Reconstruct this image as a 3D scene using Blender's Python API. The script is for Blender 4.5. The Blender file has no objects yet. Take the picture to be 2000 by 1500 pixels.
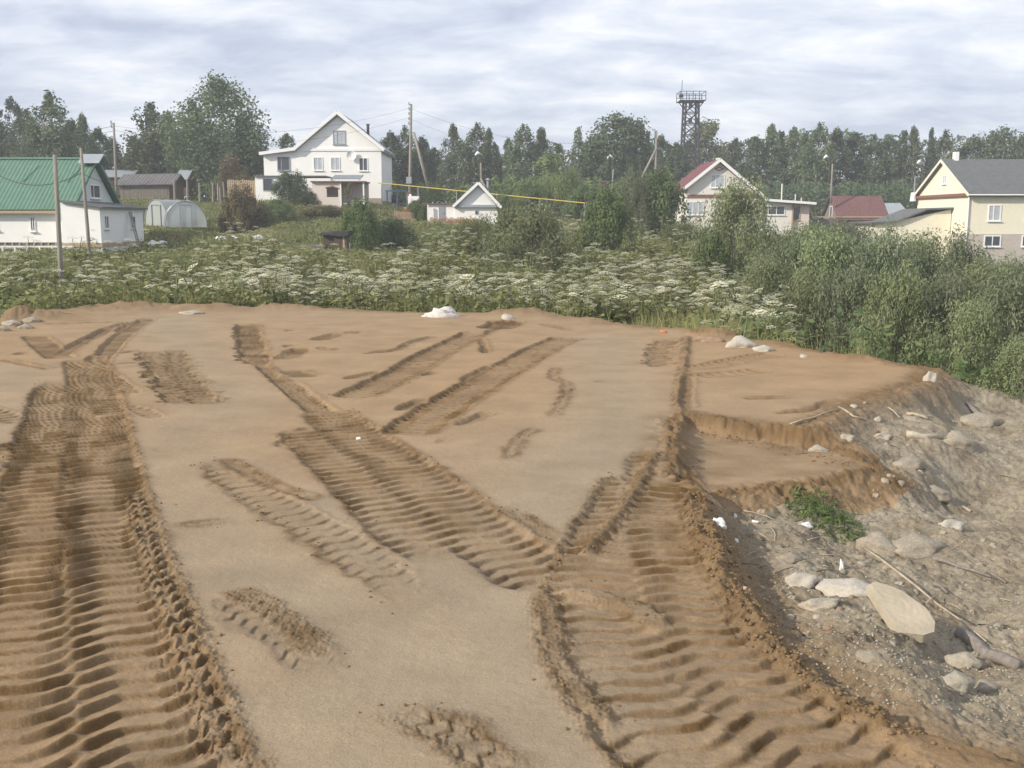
import bpy, bmesh, math, random
import numpy as np
from mathutils import Vector, Matrix, Quaternion

SC = bpy.context.scene
COL = SC.collection
RNG = np.random.default_rng(7)
random.seed(7)

# ------------------------------------------------------------------ camera, sky, sun, exposure
F = 2000.0                      # focal length in pixels of the 2000 px wide photograph
HCAM = 2.7
PITCH = math.atan(320.0 / F)
cam_d = bpy.data.cameras.new('camera')
cam = bpy.data.objects.new('camera', cam_d)
COL.objects.link(cam)
cam_d.sensor_width = 36.0
cam_d.lens = 36.0 * F / 2000.0
cam_d.clip_start = 0.05
cam_d.clip_end = 4000
cam.location = (0, 0, HCAM)
cam.rotation_euler = (math.radians(90) - PITCH, 0, 0)
SC.camera = cam

SUN = Vector((-0.77, -0.44, 0.46)).normalized()
world = bpy.data.worlds.new('World')
SC.world = world
world.use_nodes = True
nt = world.node_tree
nt.nodes.clear()
def N(t, typ, **kw):
    n = t.nodes.new(typ)
    for k, v in kw.items():
        if k == 'in_':
            for a, b in v.items():
                n.inputs[a].default_value = b
        else:
            setattr(n, k, v)
    return n
wo = N(nt, 'ShaderNodeOutputWorld')
bg = N(nt, 'ShaderNodeBackground', in_={'Strength': 0.1})
sky = N(nt, 'ShaderNodeTexSky', sky_type='NISHITA', sun_disc=False)
sky.sun_elevation = math.asin(SUN.z)
sky.sun_rotation = math.atan2(SUN.x, SUN.y)
tc = N(nt, 'ShaderNodeTexCoord')
sep = N(nt, 'ShaderNodeSeparateXYZ')
nt.links.new(tc.outputs['Generated'], sep.inputs[0])
zz = N(nt, 'ShaderNodeMath', operation='MAXIMUM', in_={1: 0.0})
nt.links.new(sep.outputs['Z'], zz.inputs[0])
za = N(nt, 'ShaderNodeMath', operation='ADD', in_={1: 0.24})
nt.links.new(zz.outputs[0], za.inputs[0])
dx = N(nt, 'ShaderNodeMath', operation='DIVIDE'); dy = N(nt, 'ShaderNodeMath', operation='DIVIDE')
nt.links.new(sep.outputs['X'], dx.inputs[0]); nt.links.new(za.outputs[0], dx.inputs[1])
nt.links.new(sep.outputs['Y'], dy.inputs[0]); nt.links.new(za.outputs[0], dy.inputs[1])
cmb = N(nt, 'ShaderNodeCombineXYZ')
nt.links.new(dx.outputs[0], cmb.inputs[0]); nt.links.new(dy.outputs[0], cmb.inputs[1])
mp = N(nt, 'ShaderNodeMapping')
mp.inputs['Scale'].default_value = (1.9, 2.9, 1.0)
mp.inputs['Location'].default_value = (3.3, 1.7, 0.0)
nt.links.new(cmb.outputs[0], mp.inputs[0])
n1 = N(nt, 'ShaderNodeTexNoise', in_={'Scale': 1.6, 'Detail': 8.0, 'Roughness': 0.58, 'Distortion': 0.2})
nt.links.new(mp.outputs[0], n1.inputs['Vector'])
n2 = N(nt, 'ShaderNodeTexNoise', in_={'Scale': 0.55, 'Detail': 3.0, 'Roughness': 0.5})
nt.links.new(mp.outputs[0], n2.inputs['Vector'])
addn = N(nt, 'ShaderNodeMath', operation='MULTIPLY_ADD', in_={1: 0.55})
nt.links.new(n2.outputs['Fac'], addn.inputs[0]); nt.links.new(n1.outputs['Fac'], addn.inputs[2])
ramp = N(nt, 'ShaderNodeValToRGB')
nt.links.new(addn.outputs[0], ramp.inputs[0])
e = ramp.color_ramp.elements
e[0].position = 0.60; e[0].color = (0.42, 0.475, 0.60, 1)
e[1].position = 1.0; e[1].color = (0.86, 0.87, 0.885, 1)
q = e.new(0.78); q.color = (0.60, 0.65, 0.75, 1)
cl = N(nt, 'ShaderNodeMix', data_type='RGBA', blend_type='MULTIPLY')
cl.inputs[0].default_value = 1.0
nt.links.new(ramp.outputs[0], cl.inputs[6]); cl.inputs[7].default_value = (10.7, 10.6, 10.5, 1)
mixs = N(nt, 'ShaderNodeMix', data_type='RGBA')
mixs.inputs[0].default_value = 0.9
nt.links.new(sky.outputs[0], mixs.inputs[6]); nt.links.new(cl.outputs[2], mixs.inputs[7])
nt.links.new(mixs.outputs[2], bg.inputs['Color'])
nt.links.new(bg.outputs[0], wo.inputs[0])

sun_d = bpy.data.lights.new('sun', 'SUN')
sun_d.energy = 3.9
sun_d.angle = math.radians(0.6)
sun_d.color = (1.0, 0.91, 0.78)
sun = bpy.data.objects.new('sun', sun_d)
COL.objects.link(sun)
sun.location = (-60, -20, 60)
sun.rotation_euler = SUN.to_track_quat('Z', 'Y').to_euler()
SC.view_settings.view_transform = 'Standard'
SC.view_settings.look = 'None'
SC.view_settings.exposure = 0.36
SC.view_settings.gamma = 1.0
SC.render.engine = 'CYCLES'
SC.cycles.max_bounces = 6
SC.cycles.diffuse_bounces = 3
SC.cycles.volume_bounces = 0
SC.cycles.use_denoising = True

# ------------------------------------------------------------------ camera maths: rays of the photograph met with real ground
CP, SP = math.cos(PITCH), math.sin(PITCH)
def ray(u, v):
    a = (u - 1000.0) / F; b = (750.0 - v) / F
    return np.array([a, CP + b * SP, -SP + b * CP])
def P(u, v, Y):                 # the point at depth Y
    d = ray(u, v); k = Y / d[1]
    return Vector((d[0] * k, Y, HCAM + d[2] * k))
def G(u, v, z=0.0):             # the point at height z
    d = ray(u, v); k = (z - HCAM) / d[2]
    return (d[0] * k, d[1] * k)

# ------------------------------------------------------------------ noise
def _h(ix, iy, s):
    n = (ix.astype(np.int64) * 374761393 + iy.astype(np.int64) * 668265263 + s * 974634777) & 0x7fffffff
    n = ((n ^ (n >> 13)) * 1274126177) & 0x7fffffff
    return ((n ^ (n >> 16)) & 0xffff) / 65535.0
def vnoise(x, y, s=0):
    ix = np.floor(x); iy = np.floor(y); fx = x - ix; fy = y - iy
    fx = fx * fx * (3 - 2 * fx); fy = fy * fy * (3 - 2 * fy)
    a = _h(ix, iy, s); b = _h(ix + 1, iy, s); c = _h(ix, iy + 1, s); d = _h(ix + 1, iy + 1, s)
    return (a + (b - a) * fx) * (1 - fy) + (c + (d - c) * fx) * fy - 0.5
def fbm(x, y, o=4, s=0):
    r = 0; a = 1.0
    for i in range(o):
        r = r + a * vnoise(x, y, s + i * 17); x = x * 2.03 + 3.1; y = y * 2.03 + 1.7; a *= 0.5
    return r
def sst(a, b, x):
    t = np.clip((x - a) / (b - a), 0, 1)
    return t * t * (3 - 2 * t)

# ------------------------------------------------------------------ materials
def new_mat(name):
    m = bpy.data.materials.new(name); m.use_nodes = True
    t = m.node_tree; b = t.nodes['Principled BSDF']
    return m, t, b
def simple(name, col, rough=0.7, metal=0.0, var=0.12, scale=3.0, bump=0.0, bscale=30.0, spec=0.3, stretch=None):
    m, t, b = new_mat(name)
    b.inputs['Roughness'].default_value = rough; b.inputs['Metallic'].default_value = metal
    b.inputs['Specular IOR Level'].default_value = spec
    co = N(t, 'ShaderNodeTexCoord'); vec = co.outputs['Object']
    if stretch:
        mpn = N(t, 'ShaderNodeMapping'); mpn.inputs['Scale'].default_value = stretch
        t.links.new(vec, mpn.inputs[0]); vec = mpn.outputs[0]
    no = N(t, 'ShaderNodeTexNoise', in_={'Scale': scale, 'Detail': 5.0, 'Roughness': 0.6})
    t.links.new(vec, no.inputs['Vector'])
    r = N(t, 'ShaderNodeValToRGB'); t.links.new(no.outputs['Fac'], r.inputs[0])
    r.color_ramp.elements[0].position = 0.3; r.color_ramp.elements[1].position = 0.7
    r.color_ramp.elements[0].color = tuple(c * (1 - var) for c in col) + (1,)
    r.color_ramp.elements[1].color = tuple(min(1, c * (1 + var)) for c in col) + (1,)
    t.links.new(r.outputs[0], b.inputs['Base Color'])
    if bump:
        n3 = N(t, 'ShaderNodeTexNoise', in_={'Scale': bscale, 'Detail': 4.0})
        t.links.new(vec, n3.inputs['Vector'])
        bp = N(t, 'ShaderNodeBump', in_={'Strength': bump, 'Distance': 0.02})
        t.links.new(n3.outputs['Fac'], bp.inputs['Height']); t.links.new(bp.outputs[0], b.inputs['Normal'])
    return m
def leafmat(name, dark, light, trans=0.35, rough=0.65):
    m, t, b = new_mat(name)
    at = N(t, 'ShaderNodeAttribute', attribute_name='tint')
    oi = N(t, 'ShaderNodeObjectInfo')
    r = N(t, 'ShaderNodeMix', data_type='RGBA')
    r.inputs[6].default_value = dark + (1,); r.inputs[7].default_value = light + (1,)
    t.links.new(at.outputs['Fac'], r.inputs[0])
    hs = N(t, 'ShaderNodeHueSaturation')
    mr = N(t, 'ShaderNodeMapRange', in_={3: 0.78, 4: 1.2}); t.links.new(oi.outputs['Random'], mr.inputs[0])
    mh = N(t, 'ShaderNodeMapRange', in_={3: 0.485, 4: 0.515}); t.links.new(oi.outputs['Random'], mh.inputs[0])
    t.links.new(mr.outputs[0], hs.inputs['Value']); t.links.new(mh.outputs[0], hs.inputs['Hue'])
    t.links.new(r.outputs[2], hs.inputs['Color'])
    t.links.new(hs.outputs[0], b.inputs['Base Color'])
    b.inputs['Roughness'].default_value = rough; b.inputs['Specular IOR Level'].default_value = 0.25
    tr = N(t, 'ShaderNodeBsdfTranslucent'); t.links.new(hs.outputs[0], tr.inputs['Color'])
    mx = N(t, 'ShaderNodeMixShader', in_={0: trans})
    t.links.new(b.outputs[0], mx.inputs[1]); t.links.new(tr.outputs[0], mx.inputs[2])
    t.links.new(mx.outputs[0], t.nodes['Material Output'].inputs[0])
    return m

M = {}
M['white_siding'] = simple('white_siding', (0.83, 0.825, 0.80), 0.6, var=0.03, scale=0.8)
M['cream_siding'] = simple('cream_siding', (0.78, 0.73, 0.585), 0.7, var=0.04)
M['brick_pale'] = simple('pale_brick', (0.72, 0.69, 0.635), 0.8, var=0.08, scale=6, bump=0.3, bscale=12)
M['brick_grey'] = simple('grey_pink_brick', (0.47, 0.42, 0.375), 0.85, var=0.08, scale=5, bump=0.3, bscale=12)
M['brick_red'] = simple('red_brick', (0.30, 0.12, 0.07), 0.85, var=0.2, scale=8)
M['brown_trim'] = simple('brown_trim', (0.22, 0.10, 0.07), 0.7)
M['pinkish_wall'] = simple('pinkish_plaster', (0.66, 0.58, 0.52), 0.8, var=0.05)
M['mint_wall'] = simple('mint_siding', (0.60, 0.66, 0.61), 0.65, var=0.03)
M['white_trim'] = simple('white_trim', (0.80, 0.80, 0.79), 0.5, var=0.02)
M['green_roof'] = simple('green_metal_roof', (0.105, 0.20, 0.138), 0.5, var=0.10, scale=2.0, spec=0.4)
M['maroon_roof'] = simple('maroon_metal_roof', (0.215, 0.095, 0.105), 0.5, var=0.10, scale=2.0)
M['rust_roof'] = simple('rust_red_roof', (0.155, 0.075, 0.068), 0.6, var=0.15, scale=2.0)
M['grey_roof'] = simple('dark_grey_roof', (0.125, 0.13, 0.13), 0.75, var=0.15, scale=2.0)
M['light_roof'] = simple('pale_grey_roof', (0.30, 0.33, 0.35), 0.6, var=0.10, scale=2.0)
M['slate'] = simple('weathered_slate', (0.15, 0.14, 0.14), 0.85, var=0.25, scale=2.5)
M['old_wood'] = simple('weathered_wood', (0.21, 0.185, 0.16), 0.9, var=0.3, scale=4, stretch=(6, 6, 0.6))
M['dark_wood'] = simple('dark_wood', (0.10, 0.075, 0.055), 0.9, var=0.3, scale=4, stretch=(6, 6, 0.6))
M['fresh_wood'] = simple('bare_wood', (0.42, 0.32, 0.21), 0.85, var=0.2, scale=4, stretch=(6, 6, 0.6))
M['pole_wood'] = simple('pole_wood', (0.27, 0.245, 0.21), 0.9, var=0.3, scale=5, stretch=(6, 6, 0.4))
M['concrete'] = simple('concrete', (0.40, 0.345, 0.255), 0.9, var=0.15, scale=5, bump=0.5, bscale=25)
M['stone'] = simple('pale_stone', (0.42, 0.37, 0.29), 0.9, var=0.18, scale=6, bump=0.6, bscale=18)
M['stone_grey'] = simple('grey_stone', (0.34, 0.295, 0.225), 0.9, var=0.25, scale=9, bump=0.6, bscale=20)
M['stone_white'] = simple('whitish_stone', (0.47, 0.425, 0.355), 0.85, var=0.15, scale=7, bump=0.5, bscale=20)
M['dark_metal'] = simple('dark_metal', (0.065, 0.06, 0.065), 0.6, 0.3, var=0.2)
M['tower_steel'] = simple('tower_steel', (0.028, 0.026, 0.030), 0.6, 0.2, var=0.2)
M['grey_metal'] = simple('grey_metal', (0.30, 0.32, 0.35), 0.5, 0.3, var=0.1)
M['blue_metal'] = simple('blue_grey_metal', (0.20, 0.26, 0.33), 0.5, 0.2, var=0.1)
M['yellow_paint'] = simple('yellow_paint', (0.50, 0.37, 0.07), 0.5, var=0.08)
M['orange_plastic'] = simple('orange_plastic', (0.60, 0.17, 0.07), 0.5, var=0.1)
M['white_plastic'] = simple('white_plastic', (0.74, 0.73, 0.70), 0.5, var=0.08, scale=8)
M['tarpaper'] = simple('tar_paper', (0.055, 0.055, 0.06), 0.8, var=0.3)
M['cable'] = simple('black_cable', (0.03, 0.03, 0.035), 0.7)
M['twig'] = simple('dry_twig', (0.40, 0.33, 0.24), 0.9, var=0.25, scale=10)
M['bark'] = simple('bark', (0.12, 0.10, 0.085), 0.95, var=0.35, scale=5)
M['birch_bark'] = simple('birch_bark', (0.40, 0.39, 0.36), 0.9, var=0.5, scale=4)
M['earth'] = simple('bare_earth', (0.30, 0.21, 0.14), 0.95, var=0.2, scale=2, bump=0.4)
M['glass'] = simple('window_glass', (0.055, 0.065, 0.08), 0.12, var=0.2, scale=1.5, spec=0.6)
M['curtain_glass'] = simple('curtained_glass', (0.42, 0.45, 0.48), 0.25, var=0.15, scale=2, spec=0.5)
M['lamp_glass'] = simple('white_lamp_glass', (0.85, 0.85, 0.82), 0.3, var=0.02)
M['log_end'] = simple('log_ends', (0.42, 0.27, 0.15), 0.9, var=0.35, scale=9)
m, t, b = new_mat('polycarbonate')
b.inputs['Base Color'].default_value = (0.60, 0.64, 0.62, 1); b.inputs['Roughness'].default_value = 0.22
b.inputs['Transmission Weight'].default_value = 0.0; b.inputs['Alpha'].default_value = 0.62
M['poly'] = m
M['leaf_birch'] = leafmat('birch_leaves', (0.078, 0.112, 0.058), (0.165, 0.205, 0.105))
M['leaf_dark'] = leafmat('dark_leaves', (0.064, 0.098, 0.052), (0.135, 0.175, 0.09))
M['leaf_light'] = leafmat('light_leaves', (0.12, 0.16, 0.056), (0.25, 0.29, 0.115))
M['needles'] = leafmat('needles', (0.036, 0.06, 0.04), (0.08, 0.11, 0.066), 0.1)
M['leaf_willow'] = leafmat('willow_leaves', (0.145, 0.18, 0.082), (0.31, 0.345, 0.18))
M['leaf_shrub'] = leafmat('shrub_leaves', (0.082, 0.122, 0.048), (0.185, 0.235, 0.09))
M['leaf_brown'] = leafmat('browned_leaves', (0.12, 0.105, 0.055), (0.23, 0.19, 0.095))
M['leaf_weed'] = leafmat('hogweed_leaves', (0.145, 0.17, 0.058), (0.31, 0.32, 0.125))
M['grass'] = leafmat('grass_blades', (0.16, 0.185, 0.062), (0.38, 0.36, 0.155), 0.4)
M['leaf_willow_grey'] = leafmat('grey_willow_leaves', (0.12, 0.148, 0.08), (0.255, 0.285, 0.17))
M['sack_cloth'] = simple('sack_cloth', (0.60, 0.555, 0.51), 0.8, var=0.25, scale=6, bump=0.6, bscale=14)
M['umbel'] = leafmat('umbel_flowers', (0.44, 0.44, 0.27), (0.78, 0.74, 0.58), 0.25)

# ------------------------------------------------------------------ mesh helper
class MB:
    def __init__(s): s.v = []; s.f = []
    def add(s, vs, fs):
        o = len(s.v); s.v += [tuple(p) for p in vs]; s.f += [tuple(i + o for i in f) for f in fs]; return s
    def box(s, a, b):
        (x0, y0, z0), (x1, y1, z1) = a, b
        return s.add([(x0,y0,z0),(x1,y0,z0),(x1,y1,z0),(x0,y1,z0),(x0,y0,z1),(x1,y0,z1),(x1,y1,z1),(x0,y1,z1)],
                     [(0,3,2,1),(4,5,6,7),(0,1,5,4),(1,2,6,5),(2,3,7,6),(3,0,4,7)])
    def prism(s, poly, y0, y1):          # polygon in x,z extruded along y
        n = len(poly)
        vs = [(x, y0, z) for x, z in poly] + [(x, y1, z) for x, z in poly]
        fs = [tuple(range(n)), tuple(range(2*n-1, n-1, -1))] + [(i, i+n, (i+1) % n + n, (i+1) % n) for i in range(n)]
        return s.add(vs, fs)
    def prismx(s, poly, x0, x1):         # polygon in y,z extruded along x
        n = len(poly)
        vs = [(x0, y, z) for y, z in poly] + [(x1, y, z) for y, z in poly]
        fs = [tuple(range(n-1, -1, -1)), tuple(range(n, 2*n))] + [(i, (i+1) % n, (i+1) % n + n, i+n) for i in range(n)]
        return s.add(vs, fs)
    def tube(s, pts, rad, n=6):
        pts = [Vector(p) for p in pts]
        if not hasattr(rad, '__len__'): rad = [rad] * len(pts)
        vs = []; fs = []
        for i, p in enumerate(pts):
            d = (pts[min(i+1, len(pts)-1)] - pts[max(i-1, 0)]).normalized()
            a = d.cross(Vector((0, 0, 1)) if abs(d.z) < 0.9 else Vector((1, 0, 0))).normalized(); c = d.cross(a)
            for k in range(n):
                w = 2 * math.pi * k / n
                vs.append(p + (a * math.cos(w) + c * math.sin(w)) * rad[i])
        for i in range(len(pts) - 1):
            for k in range(n):
                fs.append((i*n+k, i*n+(k+1) % n, (i+1)*n+(k+1) % n, (i+1)*n+k))
        fs.append(tuple(range(n-1, -1, -1))); fs.append(tuple((len(pts)-1)*n + k for k in range(n)))
        return s.add(vs, fs)
    def bar(s, a, b, w):
        return s.tube([a, b], w * 0.7, 4)
    def disc(s, c, r, th, n=16):         # a round plate facing -y
        return s.tube([(c[0], c[1], c[2]), (c[0], c[1] + th, c[2])], [r, r * 0.97], n)
    def mesh(s, name):
        me = bpy.data.meshes.new(name); me.from_pydata(s.v, [], s.f); me.update(); return me
    def build(s, name, m, parent=None, smooth=False):
        return link(name, s.mesh(name), m, parent, smooth)
def link(name, me, m, parent=None, smooth=False):
    o = bpy.data.objects.new(name, me)
    if not me.materials and m is not None: me.materials.append(M[m] if isinstance(m, str) else m)
    COL.objects.link(o)
    if parent is not None: o.parent = parent
    if smooth: me.polygons.foreach_set('use_smooth', np.ones(len(me.polygons), bool))
    return o
def tag(o, label=None, cat=None, group=None, kind=None):
    if label: o['label'] = label
    if cat: o['category'] = cat
    if group: o['group'] = group
    if kind: o['kind'] = kind
    return o
def empty(name, loc, label, cat, group=None, rz=0.0, kind=None):
    o = bpy.data.objects.new(name, None); COL.objects.link(o)
    o.location = loc; o.rotation_euler = (0, 0, rz); o.empty_display_size = 0.3
    return tag(o, label, cat, group, kind)
def fast_mesh(name, co, tri=None, quad=None, attrs=None, smooth=False):
    me = bpy.data.meshes.new(name)
    me.vertices.add(len(co)); me.vertices.foreach_set('co', np.ascontiguousarray(co, np.float32).ravel())
    k = 3 if tri is not None else 4
    fa = tri if tri is not None else quad
    me.loops.add(len(fa) * k); me.loops.foreach_set('vertex_index', np.ascontiguousarray(fa, np.int32).ravel())
    me.polygons.add(len(fa)); me.polygons.foreach_set('loop_start', np.arange(len(fa), dtype=np.int32) * k)
    if smooth: me.polygons.foreach_set('use_smooth', np.ones(len(fa), bool))
    for a, val in (attrs or {}).items():
        at = me.attributes.new(a, 'FLOAT', 'POINT'); at.data.foreach_set('value', np.ascontiguousarray(val, np.float32))
    me.update(calc_edges=True)
    return me

# ------------------------------------------------------------------ the lie of the land
def PZ(u, v, d):
    p = P(u, v, d); return (p.x, p.y, p.z)
CTRL = []
for u, v, d in [(130,490,68),(-300,480,68),(-300,470,110),(270,388,110),(100,420,112),(345,445,84),(640,392,115),(520,393,108),(660,409,103),
                (780,440,88),(905,441,91),(1050,425,110),(655,494,62),(1420,463,112),(1560,466,113),(1900,521,92),(2200,530,92),(1660,452,122),
                (450,465,82),(250,500,66),(560,440,85),(1150,470,80),(1300,470,85),(1200,500,62),(760,500,64),(1450,565,50)]:
    CTRL.append(PZ(u, v, d))
for u, d, z in [(-400,36,-.3),(0,37,-.5),(300,38,-.8),(700,38,-1.0),(1000,37,-1.1),(1300,34,-1.2),(1500,28,-1.3),(1700,24,-1.6),(1900,22,-1.8),
                (2300,20,-2.0),(300,50,-.1),(0,50,.1),(700,50,-.2),(1000,50,-.4),(1300,50,-.7),(1600,45,-1.6),(1900,45,-1.9),(1700,65,-1.5),(2000,65,-1.8),
                (0,170,5.6),(500,160,6.0),(1000,170,5.2),(1400,170,4.0),(1700,170,2.6),(2000,170,2.2),(2600,150,1.0),(-800,150,5.0),
                (1000,400,6.0),(-500,400,6.0),(2500,400,4.0),(1000,900,6.0),(-1500,900,6),(3500,900,5)]:
    CTRL.append(((u - 1000) / F * d, d, z))
for u, v, z in [(1480,1060,-.34),(1560,1180,-.30),(1700,1080,-.55),(1900,1180,-.62),(1900,1000,-.85),(1900,850,-.75),(1990,760,-1.2),(1760,820,-.24),
                (1640,805,-.05),(1580,835,-.03),(1700,785,-.07),(1760,755,-.10),(1850,760,-.40),(1825,740,-.22),(1660,860,-.10),(1720,870,-.25),(2300,1200,-1.2),(1720,1380,-.10),(1950,1440,-.18),(1980,1320,-.40),(2300,1450,-.5),(1600,1250,-.16),(1750,920,-.42),
                (1500,1000,-.42),(1650,980,-.5)]:
    x, y = G(u, v, z); CTRL.append((x, y, z))
CTRL = np.array(CTRL)
CF = np.stack([CTRL[:, 0] / CTRL[:, 1] * 1.6, np.log(CTRL[:, 1])], 1)
def terrain(x, y):
    ft = x / y * 1.6; fl = np.log(y)
    num = np.zeros_like(ft); den = np.zeros_like(ft)
    for (a, b_), z in zip(CF, CTRL[:, 2]):
        w = 1.0 / ((ft - a) ** 2 + (fl - b_) ** 2 + 0.0016) ** 1.7
        num += w * z; den += w
    return num / den
PADPX = [(-900,690),(-300,655),(-100,640),(0,634),(50,616),(110,608),(200,604),(330,603),(500,602),(700,606),(830,609),(960,612),(1080,614),(1165,625),(1185,632),
         (1330,640),(1420,656),(1530,674),(1640,692),(1760,711),(1815,720),(1790,744),(1690,772),(1560,834),(1450,822),(1345,808),(1326,832),(1328,880),(1345,968),
         (1380,1040),(1420,1120),(1480,1215),(1560,1300),(1660,1375),(1790,1440),(2000,1500),(2500,1640),(2500,2600),(-1800,2600),(-1800,760)]
PAD = np.array([G(u, v) for u, v in PADPX])
SHELF = np.array([G(u, v, -.22) for u, v in [(1320,850),(1345,842),(1450,858),(1560,872),(1640,885),(1700,912),(1600,933),(1450,952),(1348,968),(1325,960)]])
def sdist(poly, x, y):
    d2 = np.full(x.shape, 1e9); ins = np.zeros(x.shape, bool); n = len(poly)
    for i in range(n):
        ax, ay = poly[i]; bx, by = poly[(i + 1) % n]
        ex, ey = bx - ax, by - ay
        t_ = np.clip(((x - ax) * ex + (y - ay) * ey) / (ex * ex + ey * ey + 1e-12), 0, 1)
        d2 = np.minimum(d2, (x - ax - t_ * ex) ** 2 + (y - ay - t_ * ey) ** 2)
        c = ((ay > y) != (by > y)); ins ^= c & (x < (bx - ax) * (y - ay) / (by - ay + 1e-12) + ax)
    return np.where(ins, 1, -1) * np.sqrt(d2)
def base_height(x, y):
    """ground without the tracks: the pad, the cut shelf, the bank and the field"""
    x = np.asarray(x, float); y = np.asarray(y, float)
    T = terrain(x, y)
    sd = np.full(x.shape, -50.0); near = y < 45
    if near.any(): sd[near] = sdist(PAD, x[near], y[near])
    jag = 0.10 * fbm(x * 2.3, y * 2.3, 3, 5) + 0.05 * fbm(x * 9, y * 9, 2, 9)
    sdj = sd + jag
    w = np.clip(0.05 * y, 0.28, 1.4)
    m = sst(-1, 0.0, sdj / w)
    z = T * (1 - m)
    sh = np.full(x.shape, -50.0)
    nb = near & (y > 8) & (y < 16) & (x > 0.5)
    if nb.any(): sh[nb] = sdist(SHELF, x[nb], y[nb])
    lo_ = -0.62 + 0.50 * sst(-.55, -.05, sd)
    fing = np.where(near, 0.07 * fbm(x * 7, y * 2.2, 3, 19), 0)
    ms = np.clip((sh + 1.1 * jag + fing - lo_) / (0.06 - lo_), 0, 1); ms = ms * ms * (3 - 2 * ms) * sst(.150, .205, x / y)
    z = z * (1 - ms) + (-0.22 + 0.02 * fbm(x * 1.5, y * 1.5, 3, 3)) * ms
    return z, sdj, sh
def hz(x, y):
    z, _, _ = base_height(np.array([x]), np.array([y])); return float(z[0])

# ------------------------------------------------------------------ the ground sheet: rows by distance, columns by bearing
v_rows = np.concatenate([np.linspace(2600, 1600, 14)[:-1], np.linspace(1600, 1250, 190)[:-1], np.linspace(1250, 1020, 190)[:-1], np.linspace(1020, 650, 460)[:-1], np.linspace(650, 576, 56)])
d_rows = np.array([G(1000, v)[1] for v in v_rows])
far = [d_rows[-1]]
while far[-1] < 900: far.append(far[-1] * 1.03 + 0.05)
d_rows = np.concatenate([d_rows, far[1:]])
tc_ = np.concatenate([[-6, -4, -2.6, -1.8, -1.3, -1.0, -.85, -.75, -.68, -.62, -.58], np.linspace(-.535, .535, 850), [.58, .62, .68, .75, .85, 1.0, 1.3, 1.8, 2.6, 4, 6]])
X = d_rows[:, None] * tc_[None, :]; Y = np.repeat(d_rows[:, None], len(tc_), 1)
shape = X.shape
X = X.ravel(); Y = Y.ravel()
Z, SD, SH = base_height(X, Y)
R = np.zeros_like(X); DAMP_SHADE = np.zeros_like(X); ROUGH = np.zeros_like(X)
NEAR = np.where(Y < 40)[0]

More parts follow.
